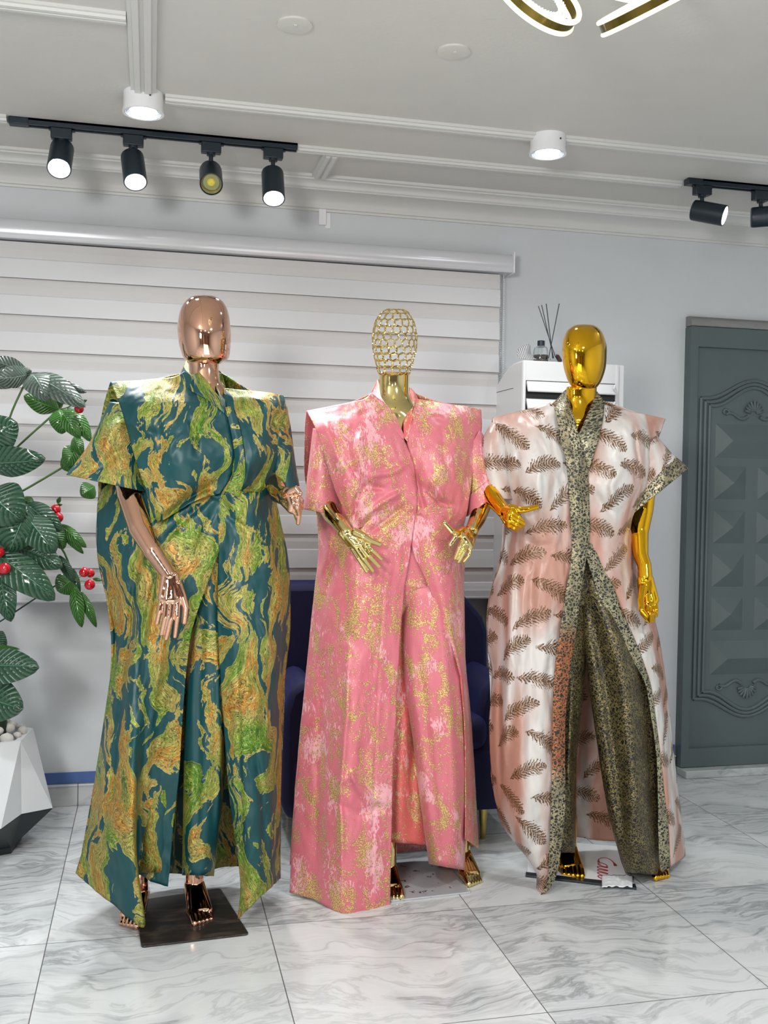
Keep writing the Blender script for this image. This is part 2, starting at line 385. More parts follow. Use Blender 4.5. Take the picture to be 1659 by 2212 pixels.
def cr(pts, n):
    """Catmull-Rom resample of control arrays along axis 0"""
    p = np.asarray(pts, float); k = len(p)
    t = np.linspace(0, k-1, n); i = np.clip(t.astype(int), 0, k-2); f = (t-i).reshape((-1,)+(1,)*(p.ndim-1))
    g = lambda j: p[np.clip(j, 0, k-1)]
    p0, p1, p2, p3 = g(i-1), g(i), g(i+1), g(i+2)
    p0 = np.where((i == 0).reshape(f.shape), 2*p1-p2, p0); p3 = np.where((i+2 > k-1).reshape(f.shape), 2*p2-p1, p3)
    return .5*((2*p1)+(-p0+p2)*f+(2*p0-5*p1+4*p2-p3)*f*f+(-p0+3*p1-3*p2+p3)*f**3)
def raysN(U, V):
    a, b = U-829.5, V-1106
    c, s = math.cos(ROLL), math.sin(ROLL); x = c*a+s*b; w = -s*a+c*b
    c, s = math.cos(PITCH), math.sin(PITCH)
    d = np.stack([x, c*FPX+s*w, s*FPX-c*w], -1)
    return d @ RB.T
def PN(U, V, Y):
    d = raysN(U, V); return CAM + d*(Y/d[..., 1])[..., None]
def crease_field(U, V, creases):
    out = np.zeros(U.shape)
    for pts, w, amp in creases:
        w = w*.85
        best = np.full(U.shape, 1e9); tt = np.zeros(U.shape); L = len(pts)-1
        for i in range(L):
            a, b = np.array(pts[i], float), np.array(pts[i+1], float); ab = b-a
            t = np.clip(((U-a[0])*ab[0]+(V-a[1])*ab[1])/(ab@ab), 0, 1)
            dd = np.hypot(U-a[0]-t*ab[0], V-a[1]-t*ab[1])
            s = dd < best; best = np.where(s, dd, best); tt = np.where(s, (i+t)/L, tt)
        fade = np.clip(np.minimum(tt, 1-tt)*5, 0, 1)
        out += 1.25*amp*np.exp(-(best/w)**2)*(.25+.75*fade)
    return out
def fbm(Pw, scale, seed, stretch=(1, 1, .4)):
    sh = Pw.shape[:-1]; q = Pw.reshape(-1, 3)*np.array(stretch)*scale+seed
    r = np.array([mnoise.fractal(Vector(x), 1.0, 2.0, 3) for x in q]); return r.reshape(sh)
def gridmesh(name, W, uv, mat, parent, thick, inner=None, closed=False):
    """W: (nv,nu,3) world grid -> cloth with real thickness (front, back and rim faces)"""
    nv, nu = W.shape[:2]
    dv = np.gradient(W, axis=0); du = np.gradient(W, axis=1)
    if closed:
        du = (np.roll(W, -1, 1)-np.roll(W, 1, 1))/2
    nrm = np.cross(dv, du); nrm /= np.linalg.norm(nrm, axis=-1, keepdims=True)+1e-9
    F1 = W; F2 = W-nrm*thick
    idx = np.arange(nv*nu).reshape(nv, nu); N = nv*nu
    F = []; fm = []
    nj = nu if closed else nu-1
    for i in range(nv-1):
        for j in range(nj):
            k = (j+1) % nu
            F.append((idx[i, j], idx[i, k], idx[i+1, k], idx[i+1, j])); fm.append(0)
            F.append((idx[i, j]+N, idx[i+1, j]+N, idx[i+1, k]+N, idx[i, k]+N)); fm.append(1 if inner else 0)
    ring = [(idx[0, j], idx[0, (j+1) % nu]) for j in range(nj)] + [(idx[nv-1, (j+1) % nu], idx[nv-1, j]) for j in range(nj)]
    if not closed:
        ring += [(idx[i+1, 0], idx[i, 0]) for i in range(nv-1)] + [(idx[i, nu-1], idx[i+1, nu-1]) for i in range(nv-1)]
    for a, b in ring: F.append((a, a+N, b+N, b)); fm.append(0)
    V = np.concatenate([F1.reshape(-1, 3), F2.reshape(-1, 3)])
    UVs = np.concatenate([uv.reshape(-1, 2)]*2)
    return fin(name, V, F, mat, parent, True, UVs, mats=[mat]+([inner] if inner else []), fm=fm)
def arc_uv(W):
    nv, nu = W.shape[:2]; c = nu//2
    ds = np.linalg.norm(np.diff(W, axis=1), axis=-1); s = np.concatenate([np.zeros((nv, 1)), np.cumsum(ds, 1)], 1); s = s-s[:, c:c+1]+W[:, c:c+1, 0]
    return np.stack([s, W[..., 2]*1.0], -1)
def crumpled(W, amp, seed, fscale=9):
    a = fbm(W, fscale, seed); b = 1-2*np.abs(fbm(W, fscale*2.1, seed+17, (1, 1, .55))); c = fbm(W, 34, seed+5, (1, 1, .7))
    return amp*(a+.75*b+.22*c)
def sheet(name, Y0, rows, mat, parent, nu=56, nv=110, creases=(), amp=.004, seed=0, thick=.0025, inner=None, fscale=9):
    g = cr(np.array(rows, float), nv); g = np.swapaxes(cr(np.swapaxes(g, 0, 1), nu), 0, 1)
    U, V, dd = g[..., 0], g[..., 1], g[..., 2]
    if creases: dd = dd+crease_field(U, V, creases)
    W = PN(U, V, Y0-dd)
    if amp: W[..., 1] -= crumpled(W, amp, seed, fscale)
    return gridmesh(name, W, arc_uv(W), mat, parent, thick, inner)
def loft(name, Y0, rows, mat, parent, n=48, nv=60, creases=(), amp=.003, seed=0, thick=.0025, inner=None, cloth=True, pleat=0):
    """rows: (u1,v1,u2,v2,depth centre,half depth) closed tube; cloth sleeve / trouser leg"""
    g = cr(np.array([(r[2], r[3], r[0], r[1], r[4], r[5]) if r[0] > r[2] else r for r in rows], float), nv)
    th = np.linspace(0, 2*math.pi, n, endpoint=False)+math.pi
    c, s = np.cos(th), np.sin(th)
    if pleat: s = np.sign(s)*np.abs(s)**.75
    U = (g[:, 0]+g[:, 2])[:, None]/2+(g[:, 2]-g[:, 0])[:, None]/2*c
    V = (g[:, 1]+g[:, 3])[:, None]/2+(g[:, 3]-g[:, 1])[:, None]/2*c
    dd = g[:, 4][:, None]-g[:, 5][:, None]*s      # th from pi: goes left, s<0 first -> front
    if creases: dd = dd+crease_field(U, V, creases)*(s < 0)
    W = PN(U, V, Y0-dd)
    if amp: W[..., 1] -= crumpled(W, amp, seed)
    if not cloth: return W
    ds = np.linalg.norm(W-np.roll(W, 1, 1), axis=-1); ds[:, 0] = 0; su = np.cumsum(ds, 1); su = su-su[:, n//4:n//4+1]+W[:, :1, 0].mean()
    cen = W.mean(1); dc = np.concatenate([[0], np.cumsum(np.linalg.norm(np.diff(cen, axis=0), axis=-1))]); tv = (cen[0, 2]-dc)[:, None]+np.zeros_like(su)
    uv = np.stack([su, tv], -1)
    o = gridmesh(name, W, uv, mat, parent, thick, inner, closed=True)
    return o
# ----- solid bodies: overlapping tapered limbs fused into one skin
def rcone(mb, a, b, ra, rb, n=20):
    a, b = np.array(a, float), np.array(b, float); L = np.linalg.norm(b-a)
    if L < 1e-6: b = a+np.array([0, 0, 1e-4]); L = 1e-4
    pr = [(0.001*ra, -ra)]+[(ra*math.sin(t), -ra*math.cos(t)) for t in np.linspace(.25, math.pi/2, 6)]
    pr += [(rb*math.sin(t), L-rb*math.cos(t)) for t in np.linspace(math.pi/2, math.pi-.25, 6)]+[(0.001*rb, L+rb)]
    mb.lathe(pr, a, (b-a)/L, n)
def chain(mb, pts):  # pts: (xyz, r)
    for (a, ra), (b, rb) in zip(pts, pts[1:]): rcone(mb, a, b, ra, rb)
def fuse(name, mb, mat, parent, voxel, smooth=4):
    o = fin('tmp', mb.V, mb.F, mat, None, True, origin=(0, 0, 0))
    r = o.modifiers.new('r', 'REMESH'); r.mode = 'VOXEL'; r.voxel_size = voxel; r.use_smooth_shade = True
    s = o.modifiers.new('s', 'SMOOTH'); s.iterations = smooth; s.factor = .5
    dg = bpy.context.evaluated_depsgraph_get(); dg.update()
    me = D.meshes.new_from_object(o.evaluated_get(dg)); old = o.data
    D.objects.remove(o); D.meshes.remove(old)
    n = len(me.vertices); co = np.zeros(n*3); me.vertices.foreach_get('co', co); co = co.reshape(-1, 3)
    org = np.array(parent['_w'])
    me.vertices.foreach_set('co', (co-org).ravel())
    me.polygons.foreach_set('use_smooth', [True]*len(me.polygons)); me.update()
    me.materials.clear(); me.materials.append(mat); me.name = name
    q = D.objects.new(name, me); C.objects.link(q); q.parent = parent; q['_w'] = tuple(org); return q
def solid_loft(mb, Y0, rows, n=28, nv=40):
    W = loft('', Y0, rows, None, None, n, nv, amp=0, cloth=False)
    V = W.reshape(-1, 3); F = []
    for i in range(nv-1):
        for k in range(n): F.append((i*n+k, i*n+(k+1) % n, (i+1)*n+(k+1) % n, (i+1)*n+k))
    F.append(tuple(range(n))[::-1]); F.append(tuple((nv-1)*n+k for k in range(n))); mb.add(V, F)
# ================================================================== THE ROOM
WY, CZ = 4.01, 2.45
X0, X1, YB = -2.4, 3.6, -2.6
struct(MB().box((X0, YB, -.05), (X1, WY, 0)).done('floor', MT['floor']))
struct(MB().box((X0, YB, CZ), (X1, WY, CZ+.05)).done('ceiling', MT['ceil']))
struct(MB().box((X0, WY, -.05), (X1, WY+.1, CZ+.05)).done('wall_back', MT['wall']))
struct(MB().box((X0-.1, YB, -.05), (X0, WY+.1, CZ+.05)).done('wall_left', MT['wall']))
struct(MB().box((X1, YB, -.05), (X1+.1, WY+.1, CZ+.05)).done('wall_right', MT['wall']))
struct(MB().box((X0-.1, YB-.1, -.05), (X1+.1, YB, CZ+.05)).done('wall_front', plain('warm_wall', (.30, .27, .24), .6)))
def extrude_x(prof, x0, x1):     # prof: (y,z) polygon
    n = len(prof); V = [(x0, y, z) for y, z in prof]+[(x1, y, z) for y, z in prof]
    F = [tuple(range(n)), tuple(range(n, 2*n))[::-1]]+[(i, i+n, (i+1) % n+n, (i+1) % n) for i in range(n)]
    return V, F
def extrude_y(prof, y0, y1):     # prof: (x,z)
    n = len(prof); V = [(x, y0, z) for x, z in prof]+[(x, y1, z) for x, z in prof]
    F = [tuple(range(n))[::-1], tuple(range(n, 2*n))]+[(i, (i+1) % n, (i+1) % n+n, i+n) for i in range(n)]
    return V, F
# unseen cloth shapes added behind the camera, only for the chrome to reflect
for k, (x, w, col) in enumerate([(-1.9, .35, (.35, .06, .02)), (-1.35, .3, (.55, .35, .10)), (-.9, .35, (.05, .02, .02)), (-.3, .3, (.60, .55, .5)), (.15, .3, (.5, .08, .02)), (.6, .35, (.02, .10, .05)), (1.2, .3, (.10, .05, .03)), (1.7, .35, (.45, .12, .05)), (2.3, .5, (.03, .03, .04)), (3.0, .35, (.4, .3, .15))]):
    struct(MB().box((x, YB+.02, .25), (x+w, YB+.14, 2.0)).done('trim_%d' % (30+k), plain('reflection_cloth', col, .7), bevel=.02))
# crown cornice: stepped coves
cp = [(WY, CZ), (WY, 2.352), (WY-.010, 2.352), (WY-.012, 2.360), (WY-.020, 2.362), (WY-.022, 2.372)]
for k in range(9):
    a = k/8*math.pi/2; cp.append((WY-.024-.085*(1-math.cos(a)), 2.374+.034*math.sin(a)))
cp += [(WY-.112, 2.412), (WY-.118, 2.414)]
for k in range(7):
    a = k/6*math.pi/2; cp.append((WY-.120-.035*(1-math.cos(a)), 2.416+.018*math.sin(a)))
cp += [(WY-.158, 2.438), (WY-.170, 2.440), (WY-.170, CZ)]
V, F = extrude_x(cp, X0, X1); struct(MB().add(V, F).done('trim_cornice', MT['mould'], smooth=True))
def mprof(c, w, h):
    return [(c-w/2, CZ), (c-w/2, CZ-h*.5), (c-w*.36, CZ-h*.55), (c-w*.33, CZ-h*.95), (c-w*.12, CZ-h), (c-w*.08, CZ-h*.72), (c+w*.02, CZ-h*.7), (c+w*.06, CZ-h*1.0), (c+w*.3, CZ-h*.98), (c+w*.36, CZ-h*.6), (c+w/2, CZ-h*.5), (c+w/2, CZ)]
def mould_x(i, x0, x1, y, w=.05, h=.018):
    V, F = extrude_x(mprof(y, w, h), x0, x1); struct(MB().add(V, F).done('trim_%d' % i, MT['mould']))
def mould_y(i, y0, y1, x, w=.06, h=.022):
    V, F = extrude_y(mprof(x, w, h), y0, y1); struct(MB().add(V, F).done('trim_%d' % i, MT['mould']))
mould_x(1, X0, -.475, 3.535); mould_x(2, .49, 1.985, 3.555)
mould_x(3, .03, X1, 3.215, .055)
mould_y(4, YB, 3.17, -.035, .075, .024)
mould_x(5, X0, -.075, 2.69, .05)
mould_y(6, 3.58, 3.84, .62, .06)
# skirting: tile course with blue band above
struct(MB().box((X0, WY-.016, 0), (2.28, WY, .080)).box((X0, WY-.02, .076), (2.28, WY, .084)).done('baseboard_back', MT['skirt'], bevel=.002))
struct(MB().box((X0, WY-.006, .086), (2.28, WY, .128)).done('trim_blue_band', MT['blue']))
# bare bracket patch high on the wall & two blank ceiling plates
t = MB(); a = P(688, 447, WY); b = P(692, 487, WY); t.box((a[0], WY-.014, b[2]), (a[0]+.03, WY, a[2])).box((a[0]+.028, WY-.003, b[2]-.01), (a[0]+.05, WY, a[2]-.02))
tag(t.done('wall_bracket', MT['white'], bevel=.002), 'small white plastic bracket on the wall under the cornice above the blind', 'bracket')
for (u, v), lab in (((637, 52), 'round white blanking plate on the ceiling, the one further left above the track lights'), ((980, 110), 'round white blanking plate on the ceiling between the chandelier and the mouldings')):
    d = ray(u, v); q = CAM+d*((CZ-CH)/d[2])
    m = MB().lathe([(.046, .006), (.046, .0), (.040, -.001), (.0001, -.0015)], (q[0], q[1], CZ-.005), n=40)
    m.box((q[0]-.004, q[1]-.012, CZ-.009), (q[0]+.004, q[1]-.004, CZ-.004))
    tag(m.done('ceiling_plate', MT['ceil'], smooth=True), lab, 'ceiling plate', 'blanking plates on the ceiling')
# ------------------------------------------------------------------ DOOR
dx0 = 2.285; dz0, dz1 = .036, 1.975
door = struct(MB().box((dx0, WY-.03, dz0), (3.20, WY+.01, dz1)).done('door_1', MT['door'], origin=(dx0, WY, 0), bevel=.004))
struct(MB().box((dx0, WY-.10, 0), (3.3, WY, .034)).done('trim_threshold', MT['skirt'], bevel=.003))
m = MB(); V, F = extrude_x([(WY, 1.977), (WY-.05, 1.977), (WY-.055, 1.99), (WY-.05, 2.006), (WY-.03, 2.02), (WY, 2.022)], dx0, 3.25)
struct(m.add(V, F).done('trim_door_head', MT['lintel'], bevel=.003))
def dpart(name, mb, smooth=False, bevel=.003): return mb.done(name, MT['door'], door, smooth, bevel)
DY = WY-.03
leafw = .62
m = MB()   # raised frame ledge around the leaf
fr = [(dx0, dz0), (3.20, dz0), (3.20, dz1), (dx0, dz1)]; fi = [(dx0+.038, dz0+.083), (dx0+leafw-.04, dz0+.083), (dx0+leafw-.04, dz1-.088), (dx0+.038, dz1-.088)]
V = [(x, DY-.020, z) for x, z in fr]+[(x, DY-.020, z) for x, z in fi]+[(x, DY+.002, z) for x, z in fr]+[(x, DY+.002, z) for x, z in fi]; F = []
for k in range(4):
    j = (k+1) % 4; F += [(k, j, 4+j, 4+k), (4+k, 4+j, 12+j, 12+k), (k, 8+k, 8+j, j)]
dpart('door_frame', m.add(V, F), False, .003)
cx = 2.613
def arch(off, top=True):
    pts = []; xa = 2.350+off
    for s_ in np.linspace(0, 1, 18):
        x = xa+(cx-xa)*s_; w = (1-math.cos(math.pi*min(1, max(0, (s_-.10)/.90))))/2
        z = (1.665-off*.7+.085*w) if top else (.335+off*.7-.085*w)
        pts.append((x, DY-.002, z))
    return pts
m = MB()
for off in (0, .022, .044):
    p = arch(off); pb = arch(off, False)
    mir = [(2*cx-x, y, z) for x, y, z in p[::-1]]; mirb = [(2*cx-x, y, z) for x, y, z in pb[::-1]]
    m.tube(p+mir[1:], .0085, 8); m.tube(pb+mirb[1:], .0085, 8)
    for sx in (p[0][0], 2*cx-p[0][0]): m.tube([(sx, DY-.002, p[0][2]), (sx, DY-.002, pb[0][2])], .0085, 8)
dpart('arch_moulding', m, True, 0)
def shell(z, s):
    m = MB()
    for k in range(-4, 5):
        a = k*.30; dx, dz = math.sin(a), s*math.cos(a); L = .062-.003*abs(k)
        m.tube([(cx+dx*.016, DY-.003, z+dz*.016), (cx+dx*L*.6, DY-.008, z+dz*L*.6), (cx+dx*L, DY-.005, z+dz*L)], [.003, .0070, .0055], 8)
    for sg in (-1, 1):
        pts = []
        for k in range(24):
            q = k/23; pts.append((cx+sg*(.03+q*.11), DY-.004, z+s*(-.012*math.sin(q*6.0)-.008)))
        for k in range(12):
            a = k/11*4.4; r = .017*(1-k/16); pts.append((cx+sg*(.142-r*math.cos(a)+.0), DY-.004, z+s*(.006+r*math.sin(a))))
        m.tube(pts, [.0085-.004*i/len(pts) for i in range(len(pts))], 8)
    return m
dpart('shell_ornament', shell(1.600, 1), True, 0); dpart('shell_ornament', shell(.392, -1), True, 0)
x0 = 2.428; pw = .155
zs = [(1.405, 1.555, 2), (1.222, 1.368, 1), (1.026, 1.172, 1), (.833, .982, 1), (.638, .787, 1), (.440, .591, 2)]
for z0, z1, k in zs:
    for c in range(2 if k == 1 else 1):
        xa = x0+c*(pw+.06-.0); xb = xa+pw if k == 1 else x0+2*pw+.06
        xm = (xa+xb)/2; zm = (z0+z1)/2
        if k == 1: V = [(xa, DY, z0), (xb, DY, z0), (xb, DY, z1), (xa, DY, z1), (xm, DY-.034, zm)]; F = [(0, 1, 4), (1, 2, 4), (2, 3, 4), (3, 0, 4)]
        else: V = [(xa, DY, z0), (xb, DY, z0), (xb, DY, z1), (xa, DY, z1), (xa+.07, DY-.03, zm), (xb-.07, DY-.03, zm)]; F = [(0, 1, 5, 4), (1, 2, 5), (2, 3, 4, 5), (3, 0, 4)]
        MB().add(V, F).done('raised_panel', MT['door'], door)
# ------------------------------------------------------------------ ZEBRA BLIND
bx0, bx1 = -1.0, 1.395; BY = WY-.075
bl = thing('roller_blind', 'white striped roller blind with a white box headrail covering the window behind the mannequins', 'blind', ((bx0+bx1)/2, BY, .80))
hb = MB(); prof = [(WY, 2.218), (WY-.09, 2.214)]+[(WY-.09-.022*math.sin(a), 2.174+.040*math.cos(a)) for a in np.linspace(.3, 2.6, 9)]+[(WY-.085, 2.140), (WY, 2.140)]
V, F = extrude_x(prof, bx0, 1.437); hb.add(V, F); hb.done('headrail', MT['alu'], bl, smooth=True)
MB().box((1.437, WY-.116, 2.136), (1.443, WY, 2.222)).done('end_cap', MT['white'], bl, bevel=.002)
mo = plain('blind_opaque_fabric', (.62, .625, .64), .6, 0, (250, .1, .0005)); ms = plain('blind_sheer_fabric', (.575, .565, .56), .75, 0, (250, .1, .0005))
z = 2.135; per = .1345; k = 0
while z > .84:
    zb = max(z-.060, .83); V, F = extrude_x([(BY+.006, z), (BY+.002, (z+zb)/2), (BY+.004, zb), (BY+.007, zb), (BY+.009, z)], bx0, bx1); MB().add(V, F).done('sheer_band', ms, bl)
    z2 = zb; zb = max(z2-.0745, .83)
    if zb < z2:
        V, F = extrude_x([(BY+.004, z2), (BY+.000, z2-.004), (BY-.003, (z2+zb)/2), (BY-.005, zb), (BY-.002, zb), (BY+.008, z2)], bx0, bx1); MB().add(V, F).done('opaque_band', mo, bl)
    z = zb
MB().box((bx0, BY-.012, .795), (bx1, BY+.010, .832)).box((bx0, BY-.016, .797), (bx1, BY-.011, .806)).done('bottom_rail', MT['alu'], bl, bevel=.003)
m = MB()
for q in range(150):
    zz = 2.13-q*.0092; xx = 1.418+.006*math.sin(q*.03); m.lathe([(.0002, -.003), (.0025, -.0015), (.0025, .0015), (.0002, .003)], (xx, WY-.05, zz), n=6)
    m.lathe([(.0002, -.003), (.0025, -.0015), (.0025, .0015), (.0002, .003)], (xx-.011, WY-.045, zz), n=6)
m.tube([(1.418, WY-.05, 2.14), (1.418, WY-.05, .76)], .0007, 5).tube([(1.407, WY-.045, 2.14), (1.407, WY-.045, .76)], .0007, 5)
m.done('bead_chain', MT['white'], bl, smooth=True)
# ------------------------------------------------------------------ STANDING AIR CONDITIONER
ax0, ax1, ay0, ay1, az = 1.388, 1.815, 3.64, 3.995, 1.748
ac = thing('air_conditioner', 'tall white floor standing air conditioner with louvres behind the feather print robe', 'air conditioner', ((ax0+ax1)/2, (ay0+ay1)/2, 0))
prof = [(ay0, 0), (ay0, az)]+[(ay0+.10+.0, az)]+[(ay0+.10+.22*s, az-.085*s**1.6) for s in (.25, .5, .75, 1.0)]+[(ay1, az-.10), (ay1, 0)]
V, F = extrude_x(prof, ax0, ax1); MB().add(V, F).done('casing', MT['white'], ac, bevel=.006)
MB().box((ax0+.0, ay0-.006, az-.078), (ax1-.03, ay0, az-.002)).box((ax1-.042, ay0-.008, .05), (ax1-.028, ay0, az-.002)).box((ax0, ay0-.008, .05), (ax0+.012, ay0, az-.002)).done('front_bezel', MT['white'], ac, bevel=.003)
MB().box((ax0+.012, ay0-.002, 1.20), (ax1-.042, ay0+.001, az-.078)).done('outlet_grille', MT['dark'], ac)
m = MB()
for k in range(1, 4): m.box((ax0+k*.095, ay0-.003, 1.2), (ax0+k*.095+.002, ay0-.002, az-.08))
m.done('vane', plain('vane_green', (.01, .05, .03), .3), ac)
for k in range(6):
    z1 = az-.080-k*.0665
    V, F = extrude_x([(ay0-.006, z1), (ay0-.014, z1-.004), (ay0-.028, z1-.038), (ay0-.026, z1-.043), (ay0-.020, z1-.041), (ay0-.004, z1-.008)], ax0+.014, ax1-.046)
    lv = MB().add(V, F).done('louvre', MT['white'], ac, bevel=.001)
    MB().tube([(ax1-.052, ay0-.024, z1-.004), (ax1-.060, ay0-.03, z1-.02), (ax1-.05, ay0-.026, z1-.032)], .004, 8).done('hinge_clip', MT['white'], lv, smooth=True)
MB().box((ax0-.001, ay0+.10, 1.648), (ax0+.001, ay1, 1.650)).box((ax0-.001, ay1-.012, 1.0), (ax0+.001, ay1-.010, 1.65)).done('casing_seam', MT['dark'], ac)
MB().box((ax0+.02, ay0-.007, .15), (ax1-.05, ay0, 1.18)).done('front_panel', MT['white'], ac, bevel=.004)
# things on top of it
bc = np.array([1.485, 3.70, az])
rd = thing('reed_diffuser', 'small clear glass reed diffuser bottle with four black reeds on the air conditioner', 'diffuser', bc)
MB().lathe([(.0001, .001), (.028, .001), (.029, .004), (.029, .046), (.026, .058), (.014, .066), (.012, .070)], bc, n=32).done('bottle', MT['glass'], rd, smooth=True)
MB().lathe([(.0001, .003), (.026, .003), (.026, .030), (.0001, .030)], bc, n=32).done('oil', plain('diffuser_oil', (.25, .2, .18), .1, Transmission_Weight=.7), rd, smooth=True)
MB().lathe([(.013, .066), (.0145, .066), (.0145, .086), (.006, .088), (.006, .080)], bc, n=24).done('collar', MT['black'], rd, smooth=True)
for (u, v), (u2, v2) in (((1163, 661), (1200, 772)), ((1170, 659), (1196, 774)), ((1180, 656), (1194, 774)), ((1208, 656), (1185, 774))):
    MB().tube([P(u, v, 3.71), P(u2, v2, 3.70)], .0017, 8).done('reed', MT['black'], rd, smooth=True)
def crumple(name, pts, mat, label, cat, seed, nx=26, ny=14):
    base = PN(np.array([p[0] for p in pts], float), np.array([p[1] for p in pts], float), np.array([p[2] for p in pts], float))
    A = cr(np.stack([base[:4], base[4:]]), ny); A = np.swapaxes(cr(np.swapaxes(A, 0, 1), nx), 0, 1)
    A[..., 2] += .004*fbm(A, 45, seed, (1, 1, 1))
    A[..., 2] = np.maximum(A[..., 2], az+.003)
    return gridmesh(name, A, arc_uv(A)*1.0, mat, None, .0015)
nm = NT('printed_paper'); st = nm.node('ShaderNodeSeparateXYZ', {0: nm.pos()}); sl = nm.m_('GREATER_THAN', nm.m_('SINE', nm.m_('MULTIPLY', st.outputs[0], 900)), .25)
nm.B(Base_Color=nm.mix(sl, (.62, .62, .62), (.10, .10, .11)), Roughness=.7)
o = crumple('striped_paper', [(1117, 772, 3.70), (1124, 776, 3.70), (1140, 776, 3.69), (1190, 777, 3.68), (1117, 757, 3.74), (1142, 744, 3.74), (1146, 764, 3.74), (1160, 770, 3.76)], nm.m, '', '', 2); tag(o, 'crumpled striped paper lying on top of the air conditioner left of the diffuser bottle', 'paper')
m = MB(); q = P(1207, 772, 3.68); m.lathe([(.0001, -.009), (.012, -.008), (.02, 0), (.012, .008), (.0001, .009)], (q[0], q[1], az+.018), (.5, -.3, .35), n=28)
tag(m.done('makeup_compact', plain('dark_plum', (.05, .02, .025), .2), smooth=True), 'small dark round compact leaning beside the diffuser bottle, half behind the amber gold head', 'compact')
# ------------------------------------------------------------------ NAVY ARMCHAIR
chx0, chx1, chy0, chy1 = .44, 1.285, 3.30, 3.90
ch = thing('armchair', 'navy blue velvet armchair with thin brass legs standing behind the pink robe', 'armchair', ((chx0+chx1)/2, 3.6, 0))
def cushion(name, x0, x1, y0, y1, z0, z1, r, par=ch, rz=None, mat='navy'):
    o = MB().box((x0, y0, z0), (x1, y1, z1)).done(name, MT[mat], par)
    b = o.modifiers.new('b', 'BEVEL'); b.width = r; b.segments = 6
    autos(o); o.data.polygons.foreach_set('use_smooth', [True]*6); return o
bk = [(chx0+.02, .12), (chx0+.02, .86), (chx0+.05, .885), (1.13, .885), (1.17, .84), (1.245, .755), (1.262, .70), (1.268, .12)]
n = len(bk); V = [(x, 3.62, z) for x, z in bk]+[(x, 3.86, z) for x, z in bk]
MB().add(V, [tuple(range(n)), tuple(range(n, 2*n))[::-1]]+[(i, i+n, (i+1) % n+n, (i+1) % n) for i in range(n)]).done('backrest', MT['navy'], ch, bevel=.03)
cushion('seat_cushion', chx0+.14, chx1-.13, 3.27, 3.66, .34, .46, .045)
for xa, xb in ((chx0, chx0+.15), (chx1-.16, chx1)):
    m = MB(); pr = [(xa, .18), (xa+.0, .48), (xa+.02, .56), ((xa+xb)/2, .60), (xb-.02, .56), (xb, .48), (xb, .18), (xb-.02, .12), (xa+.02, .12)]
    V, F = extrude_y(pr, 3.32, 3.66); m.add(V, F).done('armrest', MT['navy'], ch, bevel=.025)
cushion('seat_base', chx0+.02, chx1-.02, 3.31, 3.8, .11, .35, .05)
for x, y in ((chx0+.09, 3.36), (1.17, 3.37), (chx0+.09, 3.8), (1.17, 3.8)):
    MB().lathe([(.0095, 0), (.016, .115)], (x, y, 0), n=16).done('leg', MT['brass'], ch, smooth=True)
# ------------------------------------------------------------------ CEILING LIGHTS
def rail(name, x0, x1, y, label):
    r = thing(name, label, 'track', ((x0+x1)/2, y, CZ-.03))
    MB().box((x0, y-.017, CZ-.022), (x0+.001, y+.017, CZ)).box((x0, y-.017, CZ-.022), (x1, y-.009, CZ)).box((x0, y+.009, CZ-.022), (x1, y+.017, CZ)).box((x0, y-.017, CZ-.008), (x1, y+.017, CZ)).done('rail', MT['black'], r, bevel=.001)
    MB().box((x0-.004, y-.018, CZ-.024), (x0+.06, y+.018, CZ-.0)).done('end_connector', MT['black'], r, bevel=.003); return r
RY1, RY2 = 3.535, 3.50
rail('track_rail', P(22, 240, RY1)[0], .488, RY1, 'black ceiling track rail at the left carrying four spotlights')
rail('track_rail', 1.985, 3.2, RY2, 'black ceiling track rail entering from the right edge carrying two spotlights')
def spotlight(u, vbox, vtop, aim, lit, label, RY, grp, power=30, L=.125):
    q = P(u, vbox, RY); x = q[0]
    s = thing('track_spotlight', label, 'spotlight', (x, RY, CZ-.02), grp)
    MB().box((x-.034, RY-.016, CZ-.058), (x+.034, RY+.016, CZ-.022)).box((x-.042, RY-.008, CZ-.030), (x+.044, RY+.008, CZ-.024)).done('adapter', MT['black'], s, bevel=.003)
    zt = P(u, vtop, RY)[2]
    MB().tube([(x, RY, CZ-.056), (x, RY, CZ-.066)], .015, 20).tube([(x, RY, CZ-.064), (x, RY, zt+.004)], .0075, 14).tube([(x+.002, RY, zt+.02), (x+.002, RY-.006, zt-.012)], .006, 10).done('stem', MT['black'], s, smooth=True)
    aim = np.array(aim, float); aim /= np.linalg.norm(aim); R = .039
    c = np.array([x, RY, zt-.030])-aim*.035
    pr = [(.0001, 0), (R*.9, 0), (R*.98, .003), (R, .010), (R, L), (R-.0025, L), (R-.0025, L-.022), (.0001, L-.022)]
    MB().lathe(pr, c, aim, 40, False).done('lamp_head', MT['black'], s, smooth=True)
    e = c+aim*(L-.0215)
    if lit:
        MB().lathe([(R-.003, .0215), (R-.0045, .0215), (R-.013, .0), (R-.004, 0)], e, aim, 40, False).done('reflector', MT['lampring'], s, smooth=True)
        MB().lathe([(.0001, .004), (R-.012, .004), (R-.012, .001), (.0001, .001)], e, aim, 40, False).done('bulb', MT['lamp'], s, smooth=True)
        tp = c+aim*(L+.012); spot('spot_beam', tp, tp+aim, power, 95, .7, (.95, .98, 1), .025)
    else:
        MB().lathe([(R-.004, .018), (R-.012, .004), (.0001, .004), (.0001, .003), (R-.004, .003)], e, aim, 40, False).done('reflector', plain('dull_reflector', (.45, .45, .38), .2, .9), s, smooth=True)
        MB().lathe([(.0001, .010), (.010, .009), (.014, .005)], e, aim, 24, False).done('bulb', plain('led_yellow', (.65, .55, .08), .3), s, smooth=True)
G = 'spotlights on the left track'
